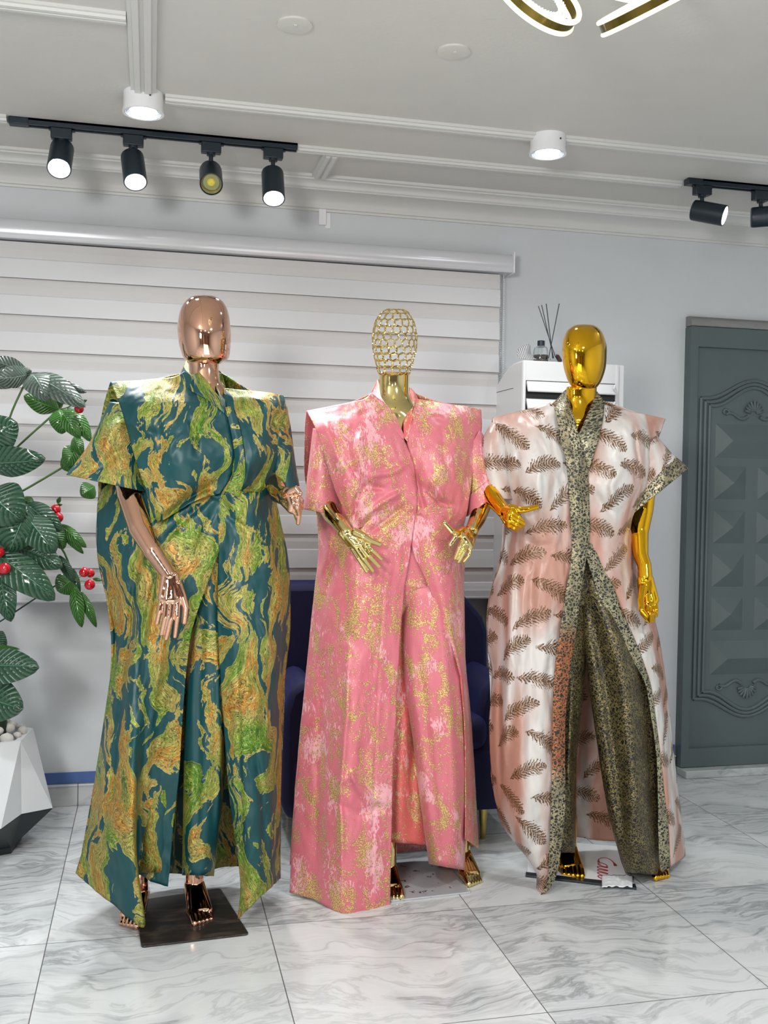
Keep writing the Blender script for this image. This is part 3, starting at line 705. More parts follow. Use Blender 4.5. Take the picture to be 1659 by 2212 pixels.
spotlight(133, 280, 312, (-.02, -.62, -.72), True, 'leftmost lit black track spotlight, nearest the left edge of the ceiling', RY1, G)
spotlight(288, 303, 334, (.10, -.50, -.80), True, 'second lit black track spotlight from the left, its head tilted to the right', RY1, G)
spotlight(456, 325, 358, (-.02, -.80, -.60), False, 'unlit black track spotlight showing a yellow bulb', RY1, G)
spotlight(590, 338, 370, (-.01, -.50, -.86), True, 'lit black track spotlight at the right end of the left track', RY1, G)
G2 = 'spotlights on the right track'
spotlight(1517, 402, 440, (.70, -.62, -.28), True, 'lit black spotlight turned sideways above the grey door', RY2, G2, 14)
spotlight(1644, 414, 452, (.80, -.45, .02), True, 'black track spotlight cut by the right edge of the picture', RY2, G2, 8)
for (x, y), lab in (((-.035, 3.205), 'round white surface downlight at the end of the wide moulding, upper left'), ((1.30, 3.215), 'round white surface downlight on the long moulding, right of centre')):
    d = thing('downlight', lab, 'downlight', (x, y, CZ), 'round downlights on the ceiling moulding'); c = (x, y, CZ-.062)
    MB().lathe([(.060, .062), (.060, .020), (.063, .004), (.063, 0), (.057, 0), (.057, .012), (.0001, .012)], c, n=48, caps=False).done('housing', MT['white'], d, smooth=True)
    for k in range(4):
        r0 = .0565-k*.0038; MB().lathe([(r0, .001+k*.002), (r0-.003, .001+k*.002), (r0-.003, .003+k*.002), (r0, .003+k*.002), (r0, .001+k*.002)], c, n=48, caps=False).done('baffle_ring', MT['lampring'], d, smooth=True)
    MB().lathe([(.0001, .009), (.042, .009), (.042, .0115), (.0001, .0115)], c, n=40, caps=False).done('diffuser', MT['lamp'], d, smooth=True)
    MB().lathe([(.003, 0), (.003, .0015), (.0001, .0015)], (x+.02, y-.0605, CZ-.025), (0, -1, 0), 12).done('screw', MT['black'], d)
    spot('downlight_beam', (x, y, CZ-.07), (x, y, 0), 16, 150, 1, (.95, .98, 1), .04)
# ------------------------------------------------------------------ CHANDELIER (only its lowest rings reach the picture)
cc = np.array([1.02, 2.0, 2.45])
chn = thing('chandelier', 'modern chandelier of glowing rings with amber metal bands at the top of the picture', 'chandelier', cc)
mtube = emit('ring_light', (.84, 1, .42), .85); mband = plain('amber_metal_band', (.22, .15, .035), .15, 1)
mcry = NT('crystal_trim').B(Base_Color=(.85, .95, .85), Roughness=.2, Emission_Color=(.9, 1, .9, 1), Emission_Strength=.9).m
def ring(c, n, r, h, tube=.0055, deco=True):
    c = np.array(c, float); n = np.array(n, float); n /= np.linalg.norm(n)
    a = np.cross(n, [0, 0, 1.0]); a /= np.linalg.norm(a); b = np.cross(n, a); N = 96
    pt = lambda k, rr, hh: c+n*hh+rr*(math.cos(2*math.pi*k/N)*a+math.sin(2*math.pi*k/N)*b)
    V = []; F = []
    for k in range(N): V += [pt(k, r, -h/2), pt(k, r, h/2), pt(k, r-.003, h/2), pt(k, r-.003, -h/2)]
    for k in range(N):
        i = 4*k; j = 4*((k+1) % N); F += [(i, j, j+1, i+1), (i+1, j+1, j+2, i+2), (i+2, j+2, j+3, i+3), (i+3, j+3, j, i)]
    bnd = MB().add(V, F).done('metal_band', mband, chn, smooth=True)
    for s in (-1, 1):
        m = MB(); V = []; F = []
        for k in range(N):
            e = pt(k, 1, 0)-c
            for q in range(8):
                th = q*math.pi/4; V.append(pt(k, r-.001, s*h/2)+tube*(math.cos(th)*e+math.sin(th)*n))
        for k in range(N):
            for q in range(8): F.append((k*8+q, k*8+(q+1) % 8, ((k+1) % N)*8+(q+1) % 8, ((k+1) % N)*8+q))
        m.add(V, F).done('light_tube', mtube, chn, smooth=True)
    if deco:
        m = MB()
        for k in range(N):
            for rr in (.72, .60):
                if k % 2: continue
                p = pt(k, r*rr, 0); m.lathe([(.0002, -.006), (.006, 0), (.0002, .006)], p, n, 6)
        m.done('crystal_trim', mcry, chn)
def ring_at(u, v, Y, du, dv, ratio, r, h, **k):
    c = P(u, v, Y); L = P(u+du, v+dv, Y)-c; L /= np.linalg.norm(L); view = -ray(u, v); view /= np.linalg.norm(view)
    perp = np.cross(view, L); perp /= np.linalg.norm(perp); nn = view*ratio+perp*math.sqrt(1-ratio**2); ring(c, nn, r, h, **k); return c
r1 = ring_at(1160, -12, 1.95, 78, 62, .33, .098, .026)
r2 = ring_at(1425, -4, 1.85, 175, -92, .03, .125, .024, tube=.0045, deco=False)
r3 = ring_at(1360, -52, 2.02, 100, 20, .35, .10, .02, deco=False)
m = MB()
for p in (r1, r2, r3): m.tube([p+np.array([0, 0, .06]), (p[0], p[1], CZ)], .0015, 6)
m.lathe([(.11, 0), (.11, -.02), (.0001, -.02)], (1.0, 2.0, CZ), n=40); m.done('canopy_wires', mband, chn)
# ================================================================== PLANT
random.seed(4)
PX, PY = -.55, 3.60
pl = thing('planter', 'white faceted planter with a black base at the left edge', 'planter', (PX, PY, 0))
def ringpts(r, z, n, ph, cy=PY): return [(PX+r*math.cos(ph+2*math.pi*k/n), cy+r*math.sin(ph+2*math.pi*k/n), z) for k in range(n)]
AT = math.radians(-37)
top = ringpts(.172, .385, 6, AT); mo = ringpts(.236, .130, 6, AT+math.radians(30)); mi = ringpts(.178, .140, 6, AT)
mid = []
for k in range(6): mid += [mi[k], mo[k]]
bot = ringpts(.135, .02, 6, AT)
V = top+mid; F = []
for k in range(6):
    j = (k+1) % 6; F += [(k, 6+2*k, 6+2*k+1), (k, 6+2*k+1, j), (j, 6+2*k+1, 6+(2*k+2) % 12)]
rim = ringpts(.150, .385, 6, AT); inn = ringpts(.150, .33, 6, AT); i0 = len(V); V += rim+inn
for k in range(6):
    j = (k+1) % 6; F.append((k, j, i0+j, i0+k)); F.append((i0+k, i0+j, i0+6+j, i0+6+k))
F.append(tuple(i0+6+k for k in range(6)))
MB().add(V, F).done('pot_body', MT['pot'], pl)
V = [(x, y, z-.002) for x, y, z in mid]+bot+ringpts(.135, 0, 6, AT); F = []
for k in range(6):
    j = (k+1) % 6; F.append((2*k, 12+k, 2*k+1)); F.append((2*k+1, 12+k, 12+j, (2*k+2) % 12)); F.append((12+k, 18+k, 18+j, 12+j))
F.append(tuple(18+k for k in range(6))); F.append(tuple(range(12)))
MB().add(V, F).done('pot_base', MT['potbase'], pl)
def pebble(p, r, seed):
    m = MB(); random.seed(seed); N1, N2 = 7, 5
    sx, sy, sz = r*random.uniform(.8, 1.3), r*random.uniform(.7, 1.1), r*random.uniform(.55, .85)
    prf = []
    V = []; F = []
    for i in range(N2+1):
        for k in range(N1):
            ph = math.pi*i/N2; th = 2*math.pi*k/N1; w = 1+.18*(random.random()-.5)
            V.append((p[0]+sx*w*math.sin(ph)*math.cos(th), p[1]+sy*w*math.sin(ph)*math.sin(th), p[2]+sz*w*math.cos(ph)))
    for i in range(N2):
        for k in range(N1): F.append((i*N1+k, i*N1+(k+1) % N1, (i+1)*N1+(k+1) % N1, (i+1)*N1+k))
    o = m.add(V, F).done('pebble', MT['stone']); s = o.modifiers.new('s', 'SUBSURF'); s.levels = s.render_levels = 1
    return tag(o, 'rough white pebble heaped around the trunk in the white planter', 'pebble', 'white pebbles filling the planter')
k = 0
for ring_r, cnt in ((0.055, 6), (.095, 11), (.130, 16)):
    for i in range(cnt):
        a = 2*math.pi*i/cnt+ring_r*9; pebble((PX+ring_r*math.cos(a), PY+ring_r*math.sin(a), .386+.065*(1-ring_r/.14)+random.uniform(0, .008)), random.uniform(.017, .024), 50+k); k += 1
plant = thing('berry_plant', 'tall leafy artificial plant with red berries growing out of the white planter', 'plant', (PX, PY, .36))
TR = [(PX+.045, PY-.02, .34), (PX+.05, PY-.04, .50), (PX-.03, PY-.06, .8), (PX-.04, PY-.08, 1.05), (PX-.06, PY-.12, 1.3), (PX-.08, PY-.15, 1.5)]
MB().tube(TR, [.042, .034, .014, .012, .010, .006], 14).done('trunk', MT['trunk'], plant, smooth=True)
def leaf(u0, v0, u1, v1, wpx, Y0, Y1, mat, curl=.02, twist=0.0, notch=0, par=plant):
    a, b = P(u0, v0, Y0), P(u1, v1, Y1); ax = b-a; L = np.linalg.norm(ax); t = ax/L
    view = ray((u0+u1)/2, (v0+v1)/2); view /= np.linalg.norm(view)
    side = np.cross(t, view); side /= np.linalg.norm(side); nrm = np.cross(side, t)
    side = side*math.cos(twist)+nrm*math.sin(twist); nrm = np.cross(side, t)
    if nrm@view > 0: nrm = -nrm
    w = wpx*Y0/FPX/2; nx, ny = 22, 11; V = []; uv = []
    for i in range(nx):
        s = i/(nx-1); ww = w*(math.sin(math.pi*min(1, s*.98+.01))**.62)*(1.12-.32*abs(s-.45)) if s < 1 else 0
        ww = max(ww, .0006)
        for j in range(ny):
            q = j/(ny-1)*2-1
            rip = .0022*math.sin((s-.22*abs(q))*34*2)*(1-abs(q))*(L/.2)
            p = a+ax*s+side*ww*q+nrm*(-curl*4*(s-.5)**2+curl-.28*w*(abs(q)**1.5)*-1*-1+rip)
            V.append(p); uv.append((s, q))
    F = [(i*ny+j, i*ny+j+1, (i+1)*ny+j+1, (i+1)*ny+j) for i in range(nx-1) for j in range(ny-1)]
    N = len(V); V2 = [p-nrm*.0012 for p in V]
    F2 = [tuple(x+N for x in f[::-1]) for f in F]
    o = fin('leaf', V+V2, F+F2, mat, par, True, uv+uv)
    return o
LD, LB, LP = MT['leafd'], MT['leafb'], MT['leafp']
LE = [ # u0,v0,u1,v1,width px,Y0,Y1,mat,curl
 (-30, 830, 66, 800, 40, 3.4, 3.35, LP, .01), (60, 806, -20, 775, 34, 3.38, 3.4, LP, .01), (62, 808, -10, 818, 42, 3.36, 3.3, LP, .02),
 (66, 806, 186, 848, 24, 3.38, 3.34, LP, .02), (66, 808, 102, 862, 52, 3.35, 3.28, LP, .03), (66, 808, 182, 876, 46, 3.37, 3.25, LP, .03),
 (128, 884, 52, 856, 40, 3.42, 3.38, LB, .02), (128, 882, 112, 848, 34, 3.44, 3.46, LB, .01), (128, 884, 134, 936, 42, 3.4, 3.38, LB, .02),
 (130, 884, 172, 945, 34, 3.42, 3.36, LB, .03), (146, 880, 196, 952, 30, 3.42, 3.38, LB, .02), (162, 940, 178, 985, 24, 3.45, 3.42, LB, .02),
 (160, 995, 134, 1010, 36, 3.46, 3.44, LB, .01), (170, 962, 142, 1005, 40, 3.46, 3.42, LB, .02), (205, 1050, 176, 1070, 36, 3.42, 3.40, LB, .01),
 (-40, 960, 34, 912, 74, 3.3, 3.28, LD, .02), (-40, 1000, 95, 992, 58, 3.32, 3.25, LD, .02), (-30, 1060, 44, 1122, 92, 3.28, 3.22, LD, .03),
 (50, 1075, 72, 1095, 22, 3.35, 3.34, LB, .01), (52, 1085, 132, 1146, 44, 3.34, 3.3, LD, .02), (60, 1090, 20, 1190, 76, 3.3, 3.25, LD, .03),
 (50, 1110, 118, 1192, 60, 3.3, 3.24, LD, .02), (110, 1135, 138, 1185, 34, 3.4, 3.38, LB, .01), (128, 1132, 186, 1182, 22, 3.42, 3.38, LB, .02), (128, 1136, 180, 1196, 18, 3.42, 3.40, LB, .02),
 (30, 1180, 132, 1222, 54, 3.36, 3.28, LD, .02), (-20, 1190, 118, 1294, 64, 3.28, 3.22, LD, .03), (20, 1220, -20, 1290, 40, 3.3, 3.3, LD, .02), (0, 1230, 22, 1342, 44, 3.3, 3.24, LD, .02),
 (128, 1200, 160, 1258, 20, 3.42, 3.4, LD, .01), (158, 1250, 124, 1276, 46, 3.42, 3.4, LB, .01), (160, 1262, 176, 1355, 26, 3.42, 3.38, LB, .02), (176, 1278, 208, 1355, 18, 3.43, 3.4, LB, .02),
 (158, 1228, 172, 1288, 14, 3.44, 3.42, LD, .01),
 (-20, 1370, 10, 1395, 36, 3.4, 3.35, LD, .01), (-30, 1400, 42, 1402, 12, 3.35, 3.3, LB, .01), (-50, 1440, 80, 1440, 66, 3.3, 3.22, LD, .02), (-40, 1500, 42, 1530, 78, 3.32, 3.22, LD, .02),
 (-20, 1120, -40, 1230, 70, 3.3, 3.3, LD, .02), (-10, 1150, 40, 1240, 60, 3.4, 3.38, LD, .02), (-40, 1290, 30, 1250, 60, 3.42, 3.4, LD, .02), (-70, 880, -5, 980, 60, 3.4, 3.4, LD, .02), (60, 1150, 20, 1230, 50, 3.42, 3.4, LD, .02)]
for e in LE: leaf(*e[:7], e[7], e[8], twist=random.uniform(-.25, .25))
def twig(pts, r=.003, mat='stem', name='stem'):
    return MB().tube(cr(np.array([P(*p) for p in pts]), 4*len(pts)), r, 8).done(name, MT[mat], plant, smooth=True)
def wpt(u, v, Y): return (u, v, Y)
twig([(-60, 1120, 3.44), (0, 1000, 3.42), (20, 905, 3.4), (60, 815, 3.38)], .0035); twig([(-60, 1060, 3.44), (40, 963, 3.44), (128, 884, 3.43)], .0035)
twig([(-60, 1110, 3.42), (40, 1065, 3.42), (160, 995, 3.46)], .0035); twig([(40, 1100, 3.36), (130, 1180, 3.42), (158, 1250, 3.43), (175, 1285, 3.43)], .0035)
twig([(-60, 1380, 3.42), (20, 1330, 3.4), (120, 1265, 3.42), (160, 1252, 3.42)], .0025, 'trunk'); twig([(-60, 1300, 3.44), (0, 1250, 3.4), (40, 1180, 3.38), (52, 1085, 3.36)], .004)
twig([(128, 884, 3.43), (146, 880, 3.42), (160, 870, 3.42)], .002); twig([(-60, 1560, 3.46), (-40, 1480, 3.4), (-20, 1440, 3.35)], .003); twig([(-60, 1200, 3.44), (-20, 1130, 3.36), (0, 1080, 3.3)], .004)
def berry(u, v, rpx, Y=3.38, st=None):
    c = P(u, v, Y); r = rpx*Y/FPX; N = 14
    pr = [(r*math.sin(t), -r*math.cos(t)) for t in np.linspace(.02, math.pi-.35, N)]+[(r*.12, r*.80)]
    b = MB().lathe(pr, c, (random.uniform(-.4, .4), -.3, 1), 20).done('berry', MT['berry'], plant, smooth=True)
    if st:
        twig([(u, v-rpx*.6, Y+.004), ((u+st[0])/2, (v+st[1])/2-3, Y+.01), (st[0], st[1], Y+.01)], .0009)
for b in [(148, 864, 8, 3.36, (128, 884)), (153, 858, 7, 3.38, None), (171, 883, 10, 3.36, (146, 880)), (99, 1103, 9.5, 3.36, (110, 1120)), (120, 1101, 11, 3.36, (112, 1118)), (126, 1118, 10.5, 3.34, (112, 1118)),
          (182, 1236, 10.5, 3.38, (162, 1254)), (195, 1238, 9.5, 3.4, (162, 1254)), (194, 1263, 11, 3.38, (162, 1254)), (-2, 1192, 11, 3.24, None), (10, 1228, 12, 3.22, (0, 1215)), (-6, 1235, 11, 3.24, None)]: berry(*b)
for a in [(124, 1088, 130, 1074, 8), (170, 872, 188, 864, 7), (200, 1250, 220, 1254, 7), (0, 1238, 4, 1250, 8), (122, 1092, 134, 1090, 6)]: leaf(*a, 3.38, 3.37, LB, .004)
# ================================================================== MANNEQUINS
def q(u, v, Y0, d): return P(u, v, Y0-d)
def px(r, Y0): return r*Y0/FPX*1.02          # picture radius to metres at that distance
def floorpt(u, v, z=0):
    d = ray(u, v); return CAM+d*((z-CH)/d[2])
def egg(name, Y0, d0, rows, mat, parent, tilt=0.0, depthk=1.12, n=64):
    """head: rows (uL,uR,v) silhouette; depth follows the width, the face pushed forward a little"""
    R = cr(np.array(rows, float), 64); V = []; F = []
    for i, (a, b, v) in enumerate(R):
        w = (b-a)/2; c = (a+b)/2
        for k in range(n):
            th = 2*math.pi*k/n; dd = px(w, Y0)*depthk*math.sin(th)
            if math.sin(th) > 0: dd *= 1.0+.12*math.sin(math.pi*i/63)
            V.append(P(c+w*math.cos(th), v, Y0-d0-dd-tilt*(i/63-.5)))
    for i in range(63):
        for k in range(n): F.append((i*n+k, (i+1)*n+k, (i+1)*n+(k+1) % n, i*n+(k+1) % n))
    F.append(tuple(range(n))); F.append(tuple(63*n+k for k in range(n))[::-1])
    return fin(name, V, F, mat, parent, True)
def hand(parent, mat, Y0, wrist, knuckles, fingers, thumb, name='hand', vox=.0017, wr=.017, pr=.0105):
    """wrist (u,v,d); knuckles list; fingers list of [(u,v,d)...] starting at the knuckles; thumb list"""
    m = MB(); W = q(*wrist[:2], Y0, wrist[2])
    K = [q(a, b, Y0, c) for a, b, c in knuckles]
    n = len(K)
    for i, k in enumerate(K):
        s = (i-(n-1)/2)/n; dirr = (K[-1]-K[0]); dirr /= np.linalg.norm(dirr)+1e-9
        rcone(m, W+dirr*s*.022, k, wr*.78, pr)
        rcone(m, W+dirr*s*.022, (W+k)/2, wr*.8, pr*1.25)
    for i in range(n-1): rcone(m, K[i], K[i+1], pr, pr)
    for i, f in enumerate(fingers):
        p = [q(a, b, Y0, c) for a, b, c in f]; r0 = .0088 if i < n-1 else .0078
        rs = [r0*(1-.30*j/(len(p)-1)) for j in range(len(p))]
        chain(m, list(zip(p, rs)))
    p = [q(a, b, Y0, c) for a, b, c in thumb]; chain(m, list(zip(p, [.0135, .0108, .0092, .0075][:len(p)])))
    return fuse(name, m, mat, parent, vox, 5)
def limb(name, parent, mat, Y0, pts, vox=.003, extra=None):
    m = MB(); chain(m, [(q(u, v, Y0, d), px(r, Y0)) for u, v, d, r in pts])
    if extra: extra(m)
    return fuse(name, m, mat, parent, vox, 10)
def foot(parent, mat, ankle, toe, w, heel_back=.10, lift=.05, sgn=1, name='foot', side=None, up=None):
    """ankle, toe: world points; a high-heel foot with five toes"""
    m = MB(); A = np.array(ankle, float); T = np.array(toe, float)
    f = T-A; f[2] = 0; L = np.linalg.norm(f); f /= L; s = np.array([f[1], -f[0], 0.0])
    ball = T-f*.050; ball[2] = .021
    Hh = A-f*.050; Hh[2] = max(.040, A[2]-.070)
    rcone(m, A+np.array([0, .0, .10])-f*.0, A, .027, .027); rcone(m, A, Hh, .026, .021)
    for k in (-1, -.5, 0, .5, 1): rcone(m, A+s*k*.006-np.array([0, 0, .008]), ball+s*k*w*.34, .024, .0165)
    rcone(m, Hh, ball+s*w*.2, .020, .015); rcone(m, Hh, ball-s*w*.2, .020, .015)
    rcone(m, ball-s*w*.34, ball+s*w*.34, .0165, .0165)
    for k in range(5):
        o = (k-2)/2*w*.42*sgn; r = .0118-.0011*k; l = .050-.0055*k
        b = ball+s*o; e = b+f*l; e[2] = r*.95; mid = b+f*l*.55; mid[2] = .020-.0015*k
        rcone(m, b, mid, r*1.15, r); rcone(m, mid, e, r, r*.9)
    return fuse(name, m, mat, parent, .0018, 4)
def mannequin(Y0, mat, base, label, torso, legs, shoulders):
    t = thing('mannequin', label, 'mannequin', base)
    m = MB(); solid_loft(m, Y0, torso)
    for L in legs: chain(m, [(q(u, v, Y0, d), px(r, Y0)) for u, v, d, r in L])
    for S in shoulders: chain(m, [(q(u, v, Y0, d), px(r, Y0)) for u, v, d, r in S])
    fuse('body', m, mat, t, .004, 8); return t
# ------------------------------------------------------------------ EMERALD
Y0 = 2.90
mg = mannequin(Y0, MT['rose'], tuple(floorpt(420, 1995)), 'rose gold chrome mannequin with a smooth egg head wearing the emerald robe',
    [(405, 775, 474, 775, .0, .042), (408, 800, 473, 800, .0, .044), (404, 830, 480, 830, .0, .05), (378, 850, 505, 850, 0, .06), (350, 885, 545, 885, 0, .07), (352, 960, 540, 960, .01, .085), (372, 1060, 520, 1060, 0, .08), (362, 1180, 545, 1180, 0, .075), (360, 1280, 540, 1280, 0, .06), (400, 1320, 510, 1320, 0, .035)],
    [[(400, 1300, 0, 36), (352, 1560, .0, 30), (312, 1830, -.06, 19), (301, 1915, -.07, 17)], [(495, 1300, 0, 36), (455, 1560, .0, 30), (430, 1820, -.05, 21), (421, 1895, -.06, 19)]],
    [[(370, 880, 0, 34), (300, 930, -.01, 28), (268, 1020, .0, 25)], [(520, 885, 0, 34), (592, 930, 0, 26), (602, 1030, 0, 23)]])
egg('head', Y0, .0, [(436, 444, 637), (415, 464, 640), (399, 482, 652), (388, 493, 674), (383, 498, 705), (385, 499, 735), (391, 497, 760), (398, 493, 775), (412, 480, 783), (436, 476, 786), (445, 470, 786.5)], MT['rose'], mg)
limb('arm', mg, MT['rose'], Y0, [(272, 1010, .02, 27), (282, 1075, .06, 25.5), (302, 1140, .12, 23), (330, 1190, .17, 18.5), (366, 1243, .19, 14.5)])
hand(mg, MT['rose'], Y0, (367, 1245, .19), [(350, 1292, .20), (361, 1296, .205), (373, 1296, .205), (384, 1291, .20)],
     [[(350, 1292, .20), (345, 1318, .205), (339, 1346, .20)], [(361, 1296, .205), (357, 1333, .21), (349, 1369, .20)], [(373, 1296, .205), (369, 1336, .21), (359, 1379, .20)], [(384, 1291, .20), (383, 1332, .21), (378, 1375, .20)]],
     [(383, 1262, .195), (394, 1288, .20), (401, 1312, .20), (398, 1344, .195)], wr=.021, pr=.0115)
limb('arm', mg, MT['rose'], Y0, [(600, 1010, .0, 24), (596, 1045, .04, 24), (600, 1066, .10, 19), (611, 1074, .14, 16)])
hand(mg, MT['rose'], Y0, (612, 1074, .15), [(618, 1062, .19), (628, 1074, .20), (632, 1088, .20), (630, 1100, .195)],
     [[(622, 1060, .19), (638, 1066, .21), (650, 1080, .205), (651, 1098, .19)], [(628, 1074, .20), (642, 1080, .215), (648, 1096, .20), (646, 1112, .19)], [(632, 1086, .20), (642, 1096, .215), (646, 1112, .20), (644, 1130, .19)], [(630, 1098, .195), (638, 1108, .20), (641, 1120, .19)]],
     [(618, 1070, .19), (628, 1062, .21), (640, 1056, .22), (648, 1066, .225)], wr=.02, pr=.013)
foot(mg, MT['rose'], q(420, 1905, Y0, -.06), floorpt(440, 2000), .062, sgn=-1)
foot(mg, MT['rose'], q(300, 1925, Y0, -.07), floorpt(276, 2008), .06, sgn=1)
def plate(corners, mat, parent, name='base_plate', th=.006, rr=.012):
    c = [floorpt(*p) for p in corners]; pts = []
    for i in range(4):
        a, b, d = c[i-1], c[i], c[(i+1) % 4]; u1 = (a-b)/np.linalg.norm(a-b); u2 = (d-b)/np.linalg.norm(d-b)
        for s in np.linspace(0, 1, 5): pts.append(b+u1*rr*(1-s)**2+u2*rr*s**2)
    n = len(pts); V = [(p[0], p[1], .0005) for p in pts]+[(p[0], p[1], th) for p in pts]
    F = [tuple(range(n))[::-1], tuple(range(n, 2*n))]+[(i, (i+1) % n, (i+1) % n+n, i+n) for i in range(n)]
    o = MB().add(V, F).done(name, mat, parent, bevel=.0015); o.data.polygons.foreach_set('use_smooth', [False]*len(o.data.polygons)); return o
n = NT('worn_black_plate'); f = n.noise(n.map(n.pos(), scale=(3, 12, 1), rot=(0, 0, .3)), 3, 6, .6)
n.B(Base_Color=n.mix(n.step(f, .5, .7), (.05, .045, .042), (.16, .12, .09)), Metallic=.6, Roughness=n.mix(f, (.22,)*3, (.5,)*3)); MT['plate1'] = n.m
plate([(305, 2049), (538, 2021), (475, 1922), (290, 1950)], MT['plate1'], mg)
# cloth
GR, G2m = MT['green'], MT['green2']
rob = thing('robe', 'long emerald satin robe with lime and gold swirl brocade on the rose gold mannequin', 'robe', tuple(P(420, 1900, 2.9)*np.array([1, 1, 0])+np.array([0, 0, .15])))
sheet('back_panel', Y0, [
 [(238, 827, -.04), (320, 823, -.05), (405, 803, -.07), (440, 800, -.075), (475, 805, -.07), (545, 846, -.045), (609, 856, -.04)],
 [(222, 885, -.09), (320, 885, -.13), (405, 885, -.14), (440, 885, -.145), (475, 885, -.14), (545, 885, -.12), (620, 890, -.06)],
 [(213, 950, -.11), (320, 950, -.15), (405, 950, -.16), (440, 950, -.16), (475, 950, -.15), (545, 950, -.13), (622, 945, -.07)],
 [(213, 1060, -.10), (300, 1060, -.15), (405, 1060, -.16), (440, 1060, -.16), (475, 1060, -.15), (545, 1060, -.13), (594, 1060, -.06)],
 [(210, 1180, -.07), (300, 1180, -.15), (400, 1180, -.17), (440, 1180, -.17), (475, 1180, -.17), (545, 1180, -.14), (618, 1190, -.06)],
 [(234, 1310, -.06), (300, 1310, -.15), (400, 1310, -.18), (440, 1310, -.18), (475, 1310, -.18), (545, 1310, -.15), (626, 1300, -.06)],
 [(240, 1450, -.06), (300, 1450, -.15), (400, 1450, -.18), (440, 1450, -.19), (475, 1450, -.18), (545, 1450, -.15), (616, 1450, -.06)],
 [(206, 1680, -.05), (300, 1680, -.16), (390, 1680, -.20), (440, 1680, -.20), (475, 1680, -.20), (545, 1680, -.16), (607, 1680, -.06)],
 [(172, 1870, -.05), (280, 1880, -.18), (380, 1888, -.22), (430, 1882, -.22), (490, 1872, -.21), (545, 1870, -.17), (604, 1880, -.05)]],
 GR, rob, seed=3, amp=.008, fscale=6)
gcr = [([(462, 1045), (400, 1080), (345, 1130)], 9, -.02), ([(455, 1075), (400, 1120), (350, 1175)], 8, -.012), ([(470, 1090), (440, 1150), (420, 1200)], 8, -.010), ([(480, 1085), (500, 1120), (540, 1150)], 8, -.010),
       ([(410, 905), (420, 935), (424, 985)], 7, -.014), ([(262, 900), (300, 930), (340, 940)], 10, .008), ([(400, 925), (370, 960), (350, 990)], 12, .010), ([(575, 1000), (560, 1040), (520, 1075)], 8, -.012),
       ([(540, 1000), (530, 1040), (500, 1070)], 7, .010), ([(500, 1030), (520, 1055), (555, 1060)], 7, -.009), ([(335, 860), (345, 940), (360, 1010)], 14, -.006), ([(440, 1060), (470, 1075), (500, 1062)], 7, .012)]
sheet('bodice_panel', Y0, [
 [(238, 825, -.03), (285, 822, 0), (335, 818, .02), (375, 814, .03), (398, 802, .03)],
 [(252, 858, .03), (295, 852, .06), (345, 848, .07), (400, 848, .07), (452, 835, .055)],
 [(262, 885, .06), (308, 880, .10), (360, 878, .11), (420, 878, .105), (478, 872, .09)],
 [(275, 930, .08), (320, 930, .125), (375, 930, .145), (435, 925, .135), (496, 920, .115)],
 [(290, 985, .10), (335, 988, .14), (385, 988, .175), (445, 982, .16), (505, 975, .13)],
 [(306, 1035, .11), (348, 1040, .145), (398, 1036, .165), (452, 1025, .145), (503, 1015, .12)],
 [(320, 1078, .11), (352, 1085, .135), (396, 1070, .14), (448, 1052, .125), (490, 1045, .115)],
 [(332, 1118, .105), (348, 1126, .115), (388, 1100, .12), (432, 1078, .115), (474, 1066, .11)]],
 GR, rob, creases=gcr, seed=5, amp=.004)
sheet('bodice_panel', Y0, [
 [(483, 838, .03), (520, 842, .03), (555, 845, .02), (588, 849, 0), (612, 855, -.03)],
 [(484, 868, .07), (525, 868, .08), (560, 868, .08), (596, 870, .05), (618, 876, -.01)],
 [(490, 915, .095), (527, 915, .115), (563, 915, .115), (598, 918, .075), (624, 925, .01)],
 [(493, 985, .11), (530, 985, .155), (562, 985, .145), (590, 990, .09), (614, 990, .03)],
 [(490, 1030, .11), (525, 1032, .13), (550, 1034, .11), (575, 1036, .07), (596, 1040, .02)],
 [(478, 1066, .105), (515, 1076, .11), (545, 1078, .09), (570, 1076, .05), (592, 1078, .0)]],
 GR, rob, creases=gcr, seed=6, amp=.004)
gsk = gcr + [([(300, 1180), (280, 1350), (262, 1500), (240, 1750)], 10, -.02), ([(395, 1240), (350, 1400), (322, 1600), (305, 1850)], 12, .010), ([(340, 1230), (305, 1400), (290, 1560)], 9, -.012),
     ([(510, 1260), (515, 1500), (520, 1700), (525, 1900)], 5, -.004), ([(560, 1330), (590, 1420), (600, 1500)], 9, .012), ([(590, 1120), (600, 1200), (585, 1330)], 9, -.012), ([(548, 1600), (570, 1750), (575, 1900)], 10, -.012), ([(235, 1560), (225, 1700), (200, 1860)], 9, .01)]
